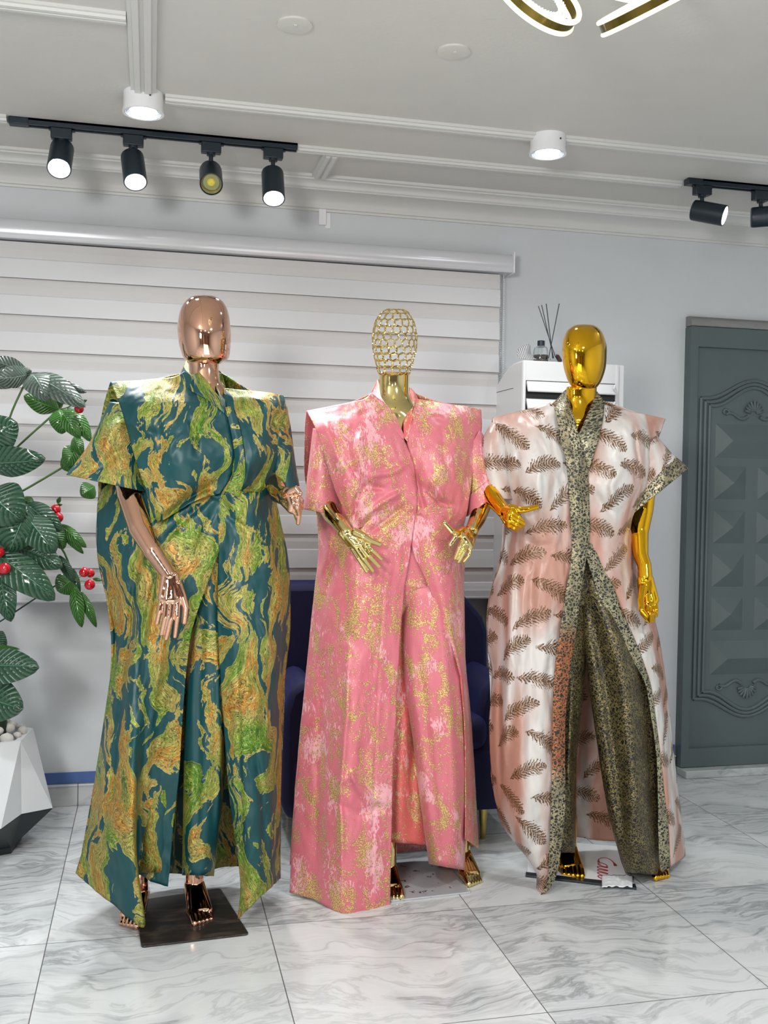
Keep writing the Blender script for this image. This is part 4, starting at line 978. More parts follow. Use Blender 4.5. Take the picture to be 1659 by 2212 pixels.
sheet('skirt_panel', Y0, [
 [(250, 1030, -.03), (300, 1040, .02), (345, 1045, .08), (390, 1045, .09), (435, 1048, .095), (478, 1050, .098)],
 [(214, 1070, -.06), (262, 1085, .01), (320, 1095, .08), (375, 1100, .10), (430, 1100, .105), (480, 1095, .10)],
 [(210, 1150, -.06), (262, 1160, .03), (315, 1165, .09), (370, 1165, .11), (430, 1165, .115), (481, 1155, .10)],
 [(212, 1215, -.06), (262, 1225, .04), (315, 1230, .10), (370, 1230, .12), (425, 1225, .12), (469, 1205, .105)],
 [(232, 1300, -.06), (270, 1300, .04), (312, 1300, .11), (355, 1300, .13), (400, 1298, .13), (437, 1290, .11)],
 [(248, 1370, -.06), (278, 1370, .05), (312, 1370, .12), (350, 1370, .13), (385, 1370, .12), (414, 1365, .105)],
 [(238, 1460, -.06), (268, 1465, .06), (302, 1465, .13), (336, 1465, .12), (372, 1462, .10), (402, 1458, .09)],
 [(222, 1570, -.05), (256, 1570, .08), (292, 1570, .14), (322, 1570, .09), (360, 1565, .07), (394, 1560, .07)],
 [(205, 1680, -.04), (244, 1688, .09), (288, 1695, .16), (308, 1680, .07), (348, 1675, .06), (387, 1670, .06)],
 [(187, 1800, -.03), (232, 1825, .10), (288, 1845, .17), (298, 1800, .05), (332, 1795, .05), (374, 1790, .05)],
 [(163, 1886, -.01), (232, 1945, .11), (312, 2002, .18), (296, 1895, .03), (328, 1905, .04), (363, 1915, .05)]],
 GR, rob, creases=gsk, seed=8, amp=.006, nu=90, nv=150)
sheet('skirt_panel', Y0, [
 [(470, 1056, .098), (510, 1060, .115), (545, 1062, .10), (575, 1062, .05), (592, 1060, 0)],
 [(470, 1110, .10), (508, 1120, .12), (545, 1120, .11), (580, 1120, .06), (606, 1125, -.03)],
 [(472, 1180, .10), (510, 1180, .12), (550, 1180, .11), (590, 1188, .07), (621, 1200, -.04)],
 [(470, 1260, .10), (510, 1260, .13), (555, 1260, .12), (597, 1265, .08), (627, 1280, -.05)],
 [(470, 1360, .10), (515, 1360, .14), (560, 1360, .13), (599, 1365, .08), (626, 1370, -.05)],
 [(476, 1470, .10), (520, 1470, .14), (560, 1470, .13), (592, 1480, .07), (615, 1480, -.05)],
 [(484, 1580, .10), (525, 1580, .14), (562, 1580, .13), (590, 1590, .07), (610, 1600, -.05)],
 [(492, 1690, .10), (530, 1690, .14), (565, 1690, .13), (590, 1700, .07), (607, 1710, -.05)],
 [(505, 1800, .10), (535, 1800, .14), (565, 1800, .13), (590, 1810, .07), (605, 1820, -.05)],
 [(519, 1905, .10), (540, 1895, .13), (566, 1880, .12), (590, 1870, .06), (606, 1866, -.05)],
 [(513, 1986, .10), (538, 1962, .13), (562, 1938, .12), (586, 1916, .06), (606, 1897, -.05)]],
 G2m, rob, creases=gsk, seed=9, amp=.006, nu=64, nv=140)
sheet('front_band', Y0, [
 [(486, 880, .105), (494, 878, .110), (502, 880, .110)], [(498, 930, .128), (508, 928, .132), (519, 928, .130)], [(506, 985, .14), (517, 985, .155), (528, 985, .16)],
 [(503, 1030, .135), (516, 1030, .14), (529, 1030, .14)], [(486, 1062, .122), (500, 1068, .125), (516, 1074, .122)]], MT['green2'], rob, nu=14, nv=40, amp=0, seed=2)
sheet('collar', Y0, [
 [(386, 817, -.03), (394, 798, -.04), (402, 779, -.05)], [(392, 828, .02), (402, 808, .0), (409, 788, -.01)], [(415, 845, .075), (424, 825, .06), (432, 806, .045)],
 [(446, 862, .09), (450, 848, .08), (455, 832, .065)], [(470, 880, .105), (472, 868, .10), (474, 858, .09)], [(484, 893, .112), (485, 888, .112), (486, 884, .11)]], GR, rob, nu=16, nv=40, amp=.001, inner=MT['dark'])
sheet('collar', Y0, [
 [(478, 806, -.05), (482, 822, -.045), (487, 840, -.03)], [(467, 806, -.03), (474, 832, -.01), (486, 852, .03)],
 [(466, 826, .03), (474, 846, .05), (487, 866, .075)], [(474, 856, .08), (480, 868, .09), (488, 882, .10)], [(483, 886, .105), (486, 892, .11), (492, 900, .112)]], GR, rob, nu=16, nv=40, amp=.001, inner=MT['dark'])
sheet('collar', Y0, [[(402, 779, -.05), (440, 776, -.075), (478, 804, -.05)], [(386, 817, -.03), (440, 812, -.08), (488, 840, -.03)]], MT['green2'], rob, nu=30, nv=8, amp=0)
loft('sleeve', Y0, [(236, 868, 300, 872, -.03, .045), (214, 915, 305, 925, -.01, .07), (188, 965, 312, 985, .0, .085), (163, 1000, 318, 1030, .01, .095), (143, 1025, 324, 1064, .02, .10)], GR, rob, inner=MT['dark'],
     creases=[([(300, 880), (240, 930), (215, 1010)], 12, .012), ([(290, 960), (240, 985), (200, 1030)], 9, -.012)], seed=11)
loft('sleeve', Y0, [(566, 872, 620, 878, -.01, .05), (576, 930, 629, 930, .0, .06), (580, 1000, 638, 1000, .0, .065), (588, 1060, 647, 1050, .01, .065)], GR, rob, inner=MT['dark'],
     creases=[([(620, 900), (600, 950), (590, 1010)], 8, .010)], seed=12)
tr = thing('trousers', 'emerald swirl brocade trousers under the green robe', 'trousers', tuple(P(420, 1890, 2.9)))
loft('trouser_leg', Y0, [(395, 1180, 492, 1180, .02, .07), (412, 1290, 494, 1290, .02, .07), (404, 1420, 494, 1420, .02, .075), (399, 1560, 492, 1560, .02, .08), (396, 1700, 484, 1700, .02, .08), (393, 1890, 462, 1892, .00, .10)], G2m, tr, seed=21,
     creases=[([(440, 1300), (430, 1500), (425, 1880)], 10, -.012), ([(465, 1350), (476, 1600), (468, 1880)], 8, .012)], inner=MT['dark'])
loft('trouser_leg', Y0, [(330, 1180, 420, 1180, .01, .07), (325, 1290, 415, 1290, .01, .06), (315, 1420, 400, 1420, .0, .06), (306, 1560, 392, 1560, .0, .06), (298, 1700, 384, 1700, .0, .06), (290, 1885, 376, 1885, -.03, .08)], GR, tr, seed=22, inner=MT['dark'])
loft('waist', Y0, [(345, 1120, 545, 1120, .0, .088), (340, 1200, 550, 1200, .005, .086), (345, 1270, 540, 1270, .01, .070), (385, 1325, 500, 1325, .01, .03)], GR, tr, seed=23)
# ------------------------------------------------------------------ PINK
Y0 = 2.98; PK, PK2 = MT['pink'], MT['pink2']
mp = mannequin(Y0, MT['pale'], tuple(floorpt(930, 1915)), 'pale gold chrome mannequin with an open gold wire lattice head wearing the pink robe',
    [(820, 803, 885, 803, .0, .042), (819, 835, 884, 835, .0, .043), (818, 860, 888, 862, .0, .05), (798, 885, 910, 885, .0, .065), (775, 915, 950, 915, .0, .07), (778, 990, 945, 990, .01, .085), (792, 1080, 930, 1080, .0, .08), (780, 1200, 955, 1200, 0, .07), (785, 1280, 950, 1280, 0, .055), (820, 1320, 920, 1320, 0, .035)],
    [[(822, 1300, 0, 34), (822, 1560, .0, 28), (836, 1780, -.04, 18), (838, 1865, -.05, 16)], [(920, 1300, 0, 34), (952, 1560, .0, 28), (990, 1760, -.08, 18), (998, 1830, -.10, 16)]],
    [[(785, 905, 0, 32), (715, 950, -.01, 26), (690, 1040, .0, 22)], [(935, 905, 0, 32), (1005, 950, 0, 25), (1050, 1030, 0, 20)]])
# lattice head: interlinked wire rings over an egg
HR = cr(np.array([(849, 855, 668), (828, 878, 673), (813, 892, 692), (806, 899, 718), (805, 900, 745), (808, 896, 768), (813, 890, 788), (818, 885, 806)], float), 60)
def headpt(s, th):
    i = np.clip(s, 0, 1)*59; j = int(min(i, 58)); f = i-j; a, b, v = HR[j]*(1-f)+HR[j+1]*f
    w = (b-a)/2; return P((a+b)/2+w*math.cos(th), v, Y0-px(w, Y0)*1.1*math.sin(th))
m = MB(); wire = .0017
arc = [0]; prev = headpt(0, 0)
for s in np.linspace(0, 1, 200)[1:]:
    p = headpt(s, 0); arc.append(arc[-1]+np.linalg.norm(p-prev)); prev = p
arc = np.array(arc); step_ = .0205; nrow = int(arc[-1]/step_)
for r in range(nrow):
    s = np.interp((r+.55)*arc[-1]/nrow, arc, np.linspace(0, 1, 200))
    rad = np.linalg.norm(headpt(s, 0)-headpt(s, math.pi))/2; per_ = 2*math.pi*rad
    cnt = max(4, int(round(per_/.0245)))
    for k in range(cnt):
        th = 2*math.pi*(k+.5*(r % 2))/cnt; c = headpt(s, th)
        e1 = headpt(s, th+.02)-headpt(s, th-.02); e2 = headpt(min(1, s+.01), th)-headpt(max(0, s-.01), th); e1 /= np.linalg.norm(e1); e2 /= np.linalg.norm(e2)+1e-9
        ra = per_/cnt*.56; rb = arc[-1]/nrow*.62
        pts = [c+e1*ra*math.cos(t)+e2*rb*math.sin(t) for t in np.linspace(0, 2*math.pi, 13)]
        m.tube(pts, wire, 6, cap=False)
m.tube([headpt(.995, t) for t in np.linspace(0, 2*math.pi, 40)], .0022, 6, cap=False)
m.done('lattice_head', MT['pale'], mp, smooth=True)
limb('arm', mp, MT['pale'], Y0, [(690, 1030, .0, 22), (704, 1090, .04, 20), (716, 1112, .09, 18), (738, 1135, .15, 15), (748, 1150, .17, 14)])
hand(mp, MT['pale'], Y0, (746, 1150, .17), [(757, 1176, .175), (766, 1176, .19), (777, 1174, .195), (786, 1168, .19)],
     [[(757, 1176, .175), (774, 1205, .185), (792, 1234, .175)], [(766, 1176, .19), (785, 1206, .195), (805, 1233, .18)], [(777, 1174, .195), (796, 1200, .20), (819, 1224, .185)], [(786, 1168, .19), (803, 1188, .20), (824, 1208, .185)]],
     [(768, 1150, .19), (784, 1158, .205), (800, 1168, .20), (820, 1176, .19)], wr=.019, pr=.011)
limb('arm', mp, MT['pale'], Y0, [(1052, 1030, .0, 21), (1046, 1080, .02, 20.5), (1032, 1120, .07, 18), (1019, 1146, .12, 14.5)])
hand(mp, MT['pale'], Y0, (1018, 1150, .12), [(994, 1153, .15), (1002, 1162, .165), (1009, 1172, .165), (1014, 1182, .16)],
     [[(994, 1153, .155), (984, 1160, .18), (972, 1177, .18)], [(1002, 1162, .165), (992, 1184, .18), (983, 1206, .17)], [(1009, 1172, .165), (1002, 1192, .18), (991, 1213, .17)], [(1015, 1182, .16), (1013, 1198, .17), (1002, 1212, .165)]],
     [(1002, 1146, .13), (988, 1152, .16), (976, 1148, .175), (960, 1130, .175)], wr=.018, pr=.0115)
foot(mp, MT['pale'], q(998, 1835, Y0, -.10), floorpt(1028, 1915), .058, sgn=-1)
foot(mp, MT['pale'], q(838, 1870, Y0, -.05), floorpt(852, 1945), .05, sgn=1)
n = NT('chipped_mirror_plate'); f = n.noise(n.pos(), 22, 4, .7); g = n.noise(n.map(n.pos(), scale=(1, 1.6, 1)), 75, 2, .6)
msk = n.m_('MAXIMUM', n.step(f, .62, .64), n.step(g, .70, .72)); n.B(Base_Color=n.mix(msk, (.52, .53, .55), (.10, .035, .04)), Roughness=.25, Metallic=n.mix(msk, (.3,)*3, (.0,)*3)); MT['plate2'] = n.m
plate([(840, 1950), (1019, 1930), (950, 1852), (790, 1868)], MT['plate2'], mp)
rb2 = thing('robe', 'long pink robe with gold brocade sprigs on the lattice headed mannequin', 'robe', tuple(P(820, 1900, 2.98)*np.array([1, 1, 0])+np.array([0, 0, .08])))
sheet('back_panel', Y0, [
 [(662, 889, -.04), (740, 876, -.05), (815, 845, -.07), (850, 835, -.08), (888, 848, -.07), (960, 872, -.045), (1036, 886, -.04)],
 [(659, 930, -.08), (740, 930, -.12), (815, 930, -.14), (850, 930, -.14), (888, 930, -.14), (960, 930, -.11), (1038, 930, -.06)],
 [(660, 1040, -.09), (740, 1040, -.14), (815, 1040, -.16), (850, 1040, -.16), (888, 1040, -.15), (960, 1040, -.12), (1020, 1030, -.06)],
 [(684, 1110, -.08), (740, 1120, -.14), (815, 1120, -.16), (850, 1120, -.16), (888, 1120, -.15), (960, 1120, -.12), (1002, 1110, -.05)],
 [(687, 1200, -.07), (740, 1200, -.14), (815, 1200, -.16), (850, 1200, -.16), (888, 1200, -.16), (960, 1200, -.13), (1002, 1200, -.06)],
 [(667, 1400, -.06), (740, 1400, -.15), (815, 1400, -.17), (850, 1400, -.17), (888, 1400, -.17), (960, 1400, -.15), (1003, 1400, -.08)],
 [(640, 1680, -.05), (740, 1680, -.16), (815, 1680, -.19), (850, 1680, -.19), (888, 1680, -.19), (960, 1680, -.17), (1020, 1680, -.10)],
 [(627, 1870, -.04), (740, 1870, -.17), (815, 1853, -.21), (850, 1845, -.21), (888, 1838, -.21), (960, 1830, -.19), (1032, 1826, -.10)]],
 PK, rb2, seed=31, amp=.008, fscale=6)
pcr = [([(762, 1015), (790, 1050), (830, 1055)], 9, -.016), ([(790, 1050), (770, 1080), (765, 1130)], 8, -.014), ([(780, 930), (775, 970), (785, 1010)], 9, .012), ([(760, 925), (752, 975), (765, 1030)], 9, -.010),
       ([(895, 1010), (905, 1060), (915, 1110)], 7, -.012), ([(905, 1045), (950, 1085), (985, 1095)], 9, -.014), ([(880, 1000), (850, 1020), (800, 1030)], 8, .010), ([(870, 1060), (820, 1090), (775, 1125)], 9, .012), ([(880, 1085), (840, 1120), (800, 1150)], 8, -.010),
       ([(700, 900), (715, 950), (735, 1010)], 9, .010), ([(955, 930), (960, 985), (975, 1040)], 10, -.008), ([(930, 1040), (950, 1060), (960, 1085)], 7, .012), ([(905, 1090), (930, 1150), (960, 1200)], 8, .008)]
sheet('bodice_panel', Y0, [
 [(662, 887, -.03), (700, 880, 0), (745, 871, .02), (785, 862, .03), (802, 848, .03)],
 [(678, 918, .04), (718, 912, .07), (763, 908, .09), (803, 898, .085), (844, 885, .07)],
 [(694, 960, .07), (730, 958, .12), (775, 958, .14), (822, 950, .13), (870, 940, .10)],
 [(708, 1010, .09), (745, 1012, .145), (790, 1008, .17), (840, 1002, .145), (892, 995, .12)],
 [(726, 1065, .10), (752, 1062, .145), (795, 1052, .15), (846, 1048, .135), (900, 1045, .12)],
 [(748, 1112, .11), (768, 1105, .13), (802, 1092, .13), (850, 1088, .12), (900, 1090, .115)],
 [(766, 1146, .112), (786, 1138, .105), (815, 1136, .09), (856, 1136, .085), (898, 1140, .08)]], PK, rb2, creases=pcr, seed=32, amp=.005)
sheet('bodice_panel', Y0, [
 [(900, 862, .03), (932, 866, .03), (970, 872, .02), (1005, 877, 0), (1038, 885, -.03)],
 [(888, 900, .07), (925, 902, .09), (965, 905, .09), (1005, 910, .055), (1040, 915, -.01)],
 [(878, 950, .10), (922, 952, .13), (968, 958, .13), (1008, 962, .08), (1036, 962, .02)],
 [(893, 1003, .12), (930, 1004, .15), (970, 1008, .15), (1000, 1012, .1), (1022, 1010, .05)],
 [(900, 1055, .118), (930, 1058, .14), (965, 1060, .13), (995, 1064, .1), (1016, 1062, .06)],
 [(900, 1100, .112), (933, 1105, .12), (963, 1110, .115), (985, 1114, .095), (1008, 1108, .06)],
 [(893, 1150, .08), (925, 1152, .09), (955, 1152, .09), (980, 1150, .06), (998, 1146, .02)]], PK, rb2, creases=pcr, seed=33, amp=.005)
psk = pcr + [([(752, 1380), (748, 1550), (735, 1700), (740, 1960)], 8, .010), ([(700, 1420), (690, 1650), (680, 1900)], 16, -.014), ([(830, 1240), (815, 1500), (800, 1960)], 3.5, -.003), ([(735, 1690), (760, 1680), (800, 1720), (840, 1735)], 8, .012), ([(725, 1730), (770, 1760), (830, 1745)], 9, -.010), ([(755, 1660), (770, 1700), (800, 1740)], 8, .010), ([(715, 1140), (705, 1200), (690, 1250)], 8, .012), ([(735, 1170), (720, 1230), (700, 1300)], 8, -.01)]
sheet('skirt_panel', Y0, [
 [(700, 1070, -.05), (745, 1080, .04), (795, 1085, .10), (847, 1088, .11), (900, 1090, .105)],
 [(684, 1115, -.06), (732, 1135, .04), (790, 1145, .11), (840, 1148, .115), (893, 1145, .105)],
 [(688, 1190, -.06), (732, 1200, .05), (782, 1208, .115), (832, 1208, .12), (886, 1192, .105)],
 [(678, 1280, -.06), (724, 1282, .05), (772, 1285, .12), (822, 1285, .125), (874, 1270, .1)],
 [(666, 1400, -.06), (712, 1402, .04), (764, 1402, .12), (812, 1400, .12), (864, 1390, .1)],
 [(652, 1540, -.05), (700, 1542, .04), (752, 1542, .13), (800, 1540, .12), (856, 1530, .1)],
 [(640, 1680, -.05), (690, 1682, .04), (744, 1684, .13), (795, 1684, .12), (848, 1680, .1)],
 [(631, 1810, -.04), (684, 1820, .04), (740, 1830, .13), (795, 1832, .12), (845, 1830, .1)],
 [(625, 1928, -.03), (678, 1944, .04), (738, 1976, .13), (790, 1979, .12), (843, 1971, .1)]], PK, rb2, creases=psk, seed=34, amp=.005, nu=80, nv=150)
sheet('skirt_panel', Y0, [
 [(896, 1095, .105), (925, 1098, .12), (955, 1102, .11), (985, 1110, .06), (1003, 1108, -.03)],
 [(889, 1180, .10), (920, 1180, .12), (950, 1180, .12), (980, 1180, .07), (1002, 1180, -.05)],
 [(920, 1255, .10), (944, 1255, .12), (965, 1255, .11), (985, 1255, .07), (1002, 1255, -.05)],
 [(952, 1335, .10), (966, 1335, .11), (980, 1335, .09), (993, 1335, .04), (1003, 1335, -.05)],
 [(977, 1400, .09), (984, 1400, .09), (991, 1400, .05), (999, 1400, .0), (1004, 1400, -.07)],
 [(993, 1460, .08), (997, 1460, .08), (1000, 1460, .04), (1004, 1460, -.02), (1008, 1460, -.08)]], PK, rb2, seed=35, amp=.003, nu=40)
sheet('skirt_lining_edge', Y0, [
 [(993, 1455, .078), (997, 1455, .078), (1000, 1455, .038), (1004, 1455, -.022), (1008, 1455, -.082)],
 [(1003, 1545, .07), (1005, 1545, .05), (1008, 1545, .0), (1012, 1545, -.05), (1017, 1545, -.10)],
 [(1006, 1660, .06), (1009, 1660, .03), (1013, 1660, .0), (1018, 1662, -.05), (1025, 1664, -.10)],
 [(1005, 1812, .06), (1010, 1816, .03), (1017, 1820, .0), (1025, 1826, -.05), (1034, 1832, -.10)]], PK2, rb2, seed=35, amp=.003, nu=40)
for c in ([[(796, 862, -.03), (806, 842, -.045), (816, 820, -.055)], [(806, 882, .04), (814, 862, .02), (822, 840, -.005)], [(824, 898, .075), (832, 880, .06), (838, 868, .045)], [(848, 920, .095), (853, 908, .085), (857, 902, .075)], [(872, 950, .108), (873, 946, .106), (874, 943, .104)]],
          [[(904, 866, -.03), (896, 850, -.045), (886, 838, -.055)], [(900, 882, .03), (890, 868, .01), (880, 862, -.01)], [(892, 902, .075), (882, 892, .06), (874, 888, .04)], [(886, 930, .095), (878, 924, .09), (872, 920, .08)], [(880, 955, .108), (876, 950, .106), (873, 946, .102)]]):
    sheet('collar', Y0, c, PK, rb2, nu=16, nv=40, amp=.001, inner=PK2)
sheet('collar', Y0, [[(816, 820, -.055), (850, 812, -.08), (886, 838, -.055)], [(796, 862, -.03), (850, 850, -.09), (904, 866, -.03)]], PK2, rb2, nu=30, nv=8, amp=0)
loft('sleeve', Y0, [(676, 925, 724, 930, -.02, .05), (668, 990, 732, 1000, -.01, .065), (661, 1050, 738, 1060, .0, .07), (656, 1098, 744, 1113, .01, .075)], PK, rb2, inner=PK2, seed=36)
loft('sleeve_cuff', Y0, [(660, 1062, 740, 1073, .0, .0725), (655, 1100, 745, 1115, .01, .0785)], PK, rb2, inner=PK2, seed=36, nv=12)
loft('sleeve', Y0, [(1037, 928, 1004, 985, .0, .05), (1060, 968, 1004, 1030, .0, .06), (1086, 1008, 1005, 1075, .0, .065), (1107, 1042, 1008, 1113, .01, .07)], PK, rb2, inner=PK2, seed=37)
loft('sleeve_cuff', Y0, [(1088, 1009, 1003, 1078, .0, .0685), (1109, 1042, 1007, 1116, .01, .073)], PK, rb2, inner=PK2, seed=37, nv=12)
tp = thing('trousers', 'pink and gold brocade trousers under the pink robe', 'trousers', tuple(P(930, 1880, 2.98)))
loft('trouser_leg', Y0, [(868, 1180, 990, 1180, .01, .07), (868, 1290, 998, 1290, .02, .075), (868, 1400, 1002, 1400, .02, .08), (876, 1500, 1004, 1500, .02, .08), (892, 1600, 1006, 1600, .02, .085), (906, 1720, 1007, 1720, .02, .085), (926, 1866, 1004, 1880, -.02, .105)], PK, tp, seed=41, inner=PK2,
     creases=[([(935, 1240), (960, 1400), (975, 1600), (985, 1860)], 12, .014), ([(900, 1400), (925, 1600), (950, 1850)], 10, -.010), ([(895, 1250), (940, 1265), (985, 1275)], 9, -.008)])
loft('trouser_leg', Y0, [(800, 1180, 888, 1180, .0, .06), (790, 1290, 885, 1290, .0, .06), (785, 1450, 885, 1450, -.01, .06), (790, 1600, 900, 1600, -.02, .06), (795, 1700, 915, 1700, -.02, .06), (800, 1815, 930, 1826, -.04, .07)], PK2, tp, seed=42, inner=PK2,
     creases=[([(880, 1500), (868, 1650), (862, 1820)], 10, .015), ([(895, 1560), (890, 1700), (890, 1820)], 8, -.015)])
loft('waist', Y0, [(780, 1120, 962, 1120, .0, .088), (780, 1200, 985, 1200, .005, .090), (785, 1270, 992, 1270, .01, .078), (860, 1340, 990, 1340, .015, .03)], PK, tp, seed=43, creases=[([(880, 1262), (940, 1272), (990, 1268)], 6, .006)])
# ------------------------------------------------------------------ FEATHER PRINT
Y0 = 2.96; FE, FD, JT, JQ = MT['feather'], MT['featherd'], MT['jacqt'], MT['jacq']
my = mannequin(Y0, MT['gold'], tuple(floorpt(1320, 1890)), 'amber gold chrome mannequin with a smooth egg head wearing the feather print robe',
    [(1223, 835, 1290, 835, .0, .042), (1223, 860, 1288, 860, .0, .042), (1221, 885, 1290, 885, .0, .05), (1202, 905, 1306, 905, .0, .065), (1180, 930, 1345, 930, .0, .07), (1185, 1000, 1345, 1000, .01, .085), (1198, 1090, 1328, 1090, .0, .08), (1188, 1200, 1345, 1200, 0, .07), (1190, 1280, 1340, 1280, 0, .040), (1225, 1320, 1305, 1320, 0, .035)],
    [[(1225, 1300, 0, 33), (1222, 1560, .0, 27), (1228, 1740, -.09, 19), (1228, 1822, -.12, 17)], [(1310, 1300, 0, 33), (1350, 1560, .0, 27), (1395, 1760, -.05, 18), (1404, 1830, -.06, 16)]],
    [[(1190, 920, 0, 32), (1120, 960, 0, 26), (1075, 1040, .0, 22)], [(1335, 920, 0, 32), (1388, 960, -.01, 26), (1402, 1040, -.02, 25)]])
egg('head', Y0, .0, [(1258, 1266, 700), (1240, 1285, 703), (1224, 1300, 716), (1215, 1310, 742), (1214, 1311, 768), (1217, 1309, 793), (1223, 1303, 814), (1230, 1296, 829), (1239, 1287, 839), (1251, 1275, 844.5), (1259, 1268, 845.5)], MT['gold'], my)
limb('arm', my, MT['gold'], Y0, [(1048, 1040, .0, 21), (1058, 1065, .04, 20), (1072, 1085, .08, 18), (1090, 1106, .13, 15.5)])
hand(my, MT['gold'], Y0, (1092, 1110, .14), [(1104, 1104, .17), (1101, 1113, .175), (1100, 1123, .175), (1100, 1134, .165)],
     [[(1104, 1104, .17), (1120, 1117, .19), (1130, 1126, .18)], [(1101, 1113, .175), (1119, 1125, .195), (1132, 1133, .185)], [(1100, 1123, .175), (1115, 1133, .19), (1124, 1139, .18)], [(1100, 1134, .165), (1110, 1141, .18), (1118, 1145, .17)]],
     [(1104, 1098, .15), (1120, 1102, .17), (1140, 1100, .175), (1160, 1095, .17)], wr=.020, pr=.0115)
limb('arm', my, MT['gold'], Y0, [(1396, 1020, -.02, 26), (1388, 1100, -.02, 25), (1380, 1150, .0, 22), (1384, 1200, .04, 17), (1392, 1222, .06, 15.8), (1394, 1250, .075, 16)])
hand(my, MT['gold'], Y0, (1394, 1252, .075), [(1388, 1300, .09), (1398, 1304, .10), (1408, 1304, .10), (1414, 1296, .095)],
     [[(1388, 1300, .09), (1388, 1325, .12), (1398, 1338, .12), (1400, 1322, .14)], [(1398, 1304, .10), (1397, 1330, .13), (1404, 1342, .125), (1404, 1326, .145)], [(1408, 1304, .10), (1409, 1330, .13), (1411, 1340, .125), (1408, 1326, .145)], [(1414, 1296, .095), (1418, 1318, .12), (1417, 1330, .12), (1412, 1318, .14)]],
     [(1388, 1270, .09), (1384, 1295, .12), (1386, 1318, .145), (1396, 1330, .15)], wr=.023, pr=.014)
foot(my, MT['gold'], q(1228, 1828, Y0, -.12), floorpt(1238, 1899), .066, sgn=1)
foot(my, MT['gold'], q(1404, 1835, Y0, -.06), floorpt(1432, 1903), .058, sgn=-1)
pp = plate([(1137, 1894), (1373, 1922), (1340, 1832), (1150, 1815)], MT['paper'], my)
c0 = [floorpt(1137, 1894), floorpt(1373, 1922)]
plate([(1135, 1895), (1375, 1923), (1372, 1914), (1136, 1888)], MT['potbase'], my, 'plate_edge', .0075, .001)
# red script on the paper covering: big C, then a loop and five strokes
def floorstroke(pts, w):
    p = cr(np.array([floorpt(a, b, .0068) for a, b in pts]), 8*len(pts)); ww = np.interp(np.linspace(0, 1, len(p)), np.linspace(0, 1, len(w)), w); V = []; F = []
    for i in range(len(p)):
        t = p[min(i+1, len(p)-1)]-p[max(i-1, 0)]; t /= np.linalg.norm(t)+1e-9; s = np.array([-t[1], t[0], 0])
        for hz in (0, .0012): V += [p[i]+s*ww[i]+np.array([0, 0, hz]), p[i]-s*ww[i]+np.array([0, 0, hz])]
    for i in range(len(p)-1):
        a = 4*i; b = a+4; F += [(a+2, a+3, b+3, b+2), (a, b, b+1, a+1), (a, a+2, b+2, b), (a+1, b+1, b+3, a+3)]
    return V, F
m = MB(); cx_, cy_ = 1120, 1780; k_ = 340/1659
S = lambda x, y: (cx_+x*k_, cy_+y*k_)
for pts, w in (([S(845, 402), S(845, 375), (S(875, 360)), S(920, 358), S(965, 375), S(1000, 405), S(1020, 435), S(1028, 442)], [.004, .0012, .001, .001, .0012, .0016, .006, .004]),
               ([S(835, 410), S(870, 410), S(925, 432), S(933, 450), S(900, 450), S(850, 432), S(838, 420), S(870, 425)], [.0014]*3),
               ([S(930, 450), S(935, 462), S(880, 452), S(838, 448), S(840, 462), S(900, 480), S(938, 490), S(930, 495), S(880, 485), S(840, 480), S(838, 492), S(890, 508), S(938, 522), S(930, 528), S(880, 515), S(842, 512), S(838, 522), S(880, 540), S(938, 552), S(930, 558), S(880, 548), S(842, 545), S(845, 560), S(880, 575), S(930, 585), S(940, 575)], [.0016, .0013, .0016])):
    V, F = floorstroke(pts, w); m.add(V, F)
m.done('red_script_lettering', plain('red_print', (.33, .008, .02), .5), my)
m = MB(); random.seed(3)
A = np.zeros((12, 20, 3))
for i in range(12):
    for j in range(20):
        f = floorpt(1300+j/19*66, 1898+i/11*26, 0); A[i, j] = f; A[i, j, 2] = .011+.010*abs(mnoise.noise(Vector((j*.35, i*.4, 1))))*(1-abs(j/19*2-1)**3)
gridmesh('torn_wrapping', A, arc_uv(A), MT['paper'], my, .001)
rb3 = thing('robe', 'long cream and blush robe with brown feather brocade and jacquard front bands', 'robe', tuple(P(1280, 1880, 2.96)*np.array([1, 1, 0])+np.array([0, 0, .06])))
sheet('back_panel', Y0, [
 [(1063, 905, -.04), (1135, 888, -.05), (1222, 862, -.07), (1256, 855, -.08), (1290, 862, -.07), (1370, 890, -.045), (1437, 906, -.04)],
 [(1060, 950, -.08), (1135, 950, -.12), (1222, 950, -.14), (1256, 950, -.14), (1290, 950, -.14), (1370, 950, -.11), (1418, 950, -.06)],
 [(1082, 1060, -.07), (1135, 1060, -.13), (1222, 1060, -.15), (1256, 1060, -.15), (1290, 1060, -.15), (1340, 1060, -.12), (1385, 1060, -.06)],
 [(1085, 1180, -.06), (1135, 1180, -.13), (1222, 1180, -.16), (1256, 1180, -.16), (1290, 1180, -.16), (1330, 1180, -.13), (1366, 1180, -.06)],
 [(1054, 1320, -.06), (1135, 1320, -.14), (1222, 1320, -.17), (1256, 1320, -.17), (1290, 1320, -.17), (1360, 1320, -.14), (1400, 1320, -.07)],
 [(1060, 1500, -.06), (1135, 1500, -.15), (1222, 1500, -.19), (1256, 1500, -.19), (1290, 1500, -.19), (1380, 1500, -.15), (1435, 1500, -.07)],
 [(1066, 1700, -.06), (1135, 1700, -.16), (1222, 1700, -.21), (1256, 1700, -.21), (1290, 1700, -.21), (1390, 1700, -.16), (1460, 1700, -.07)],
 [(1115, 1805, -.06), (1160, 1808, -.16), (1235, 1808, -.21), (1270, 1812, -.21), (1310, 1816, -.21), (1390, 1812, -.17), (1470, 1800, -.07)]],
 FE, rb3, seed=51, amp=.008, fscale=6, inner=None)
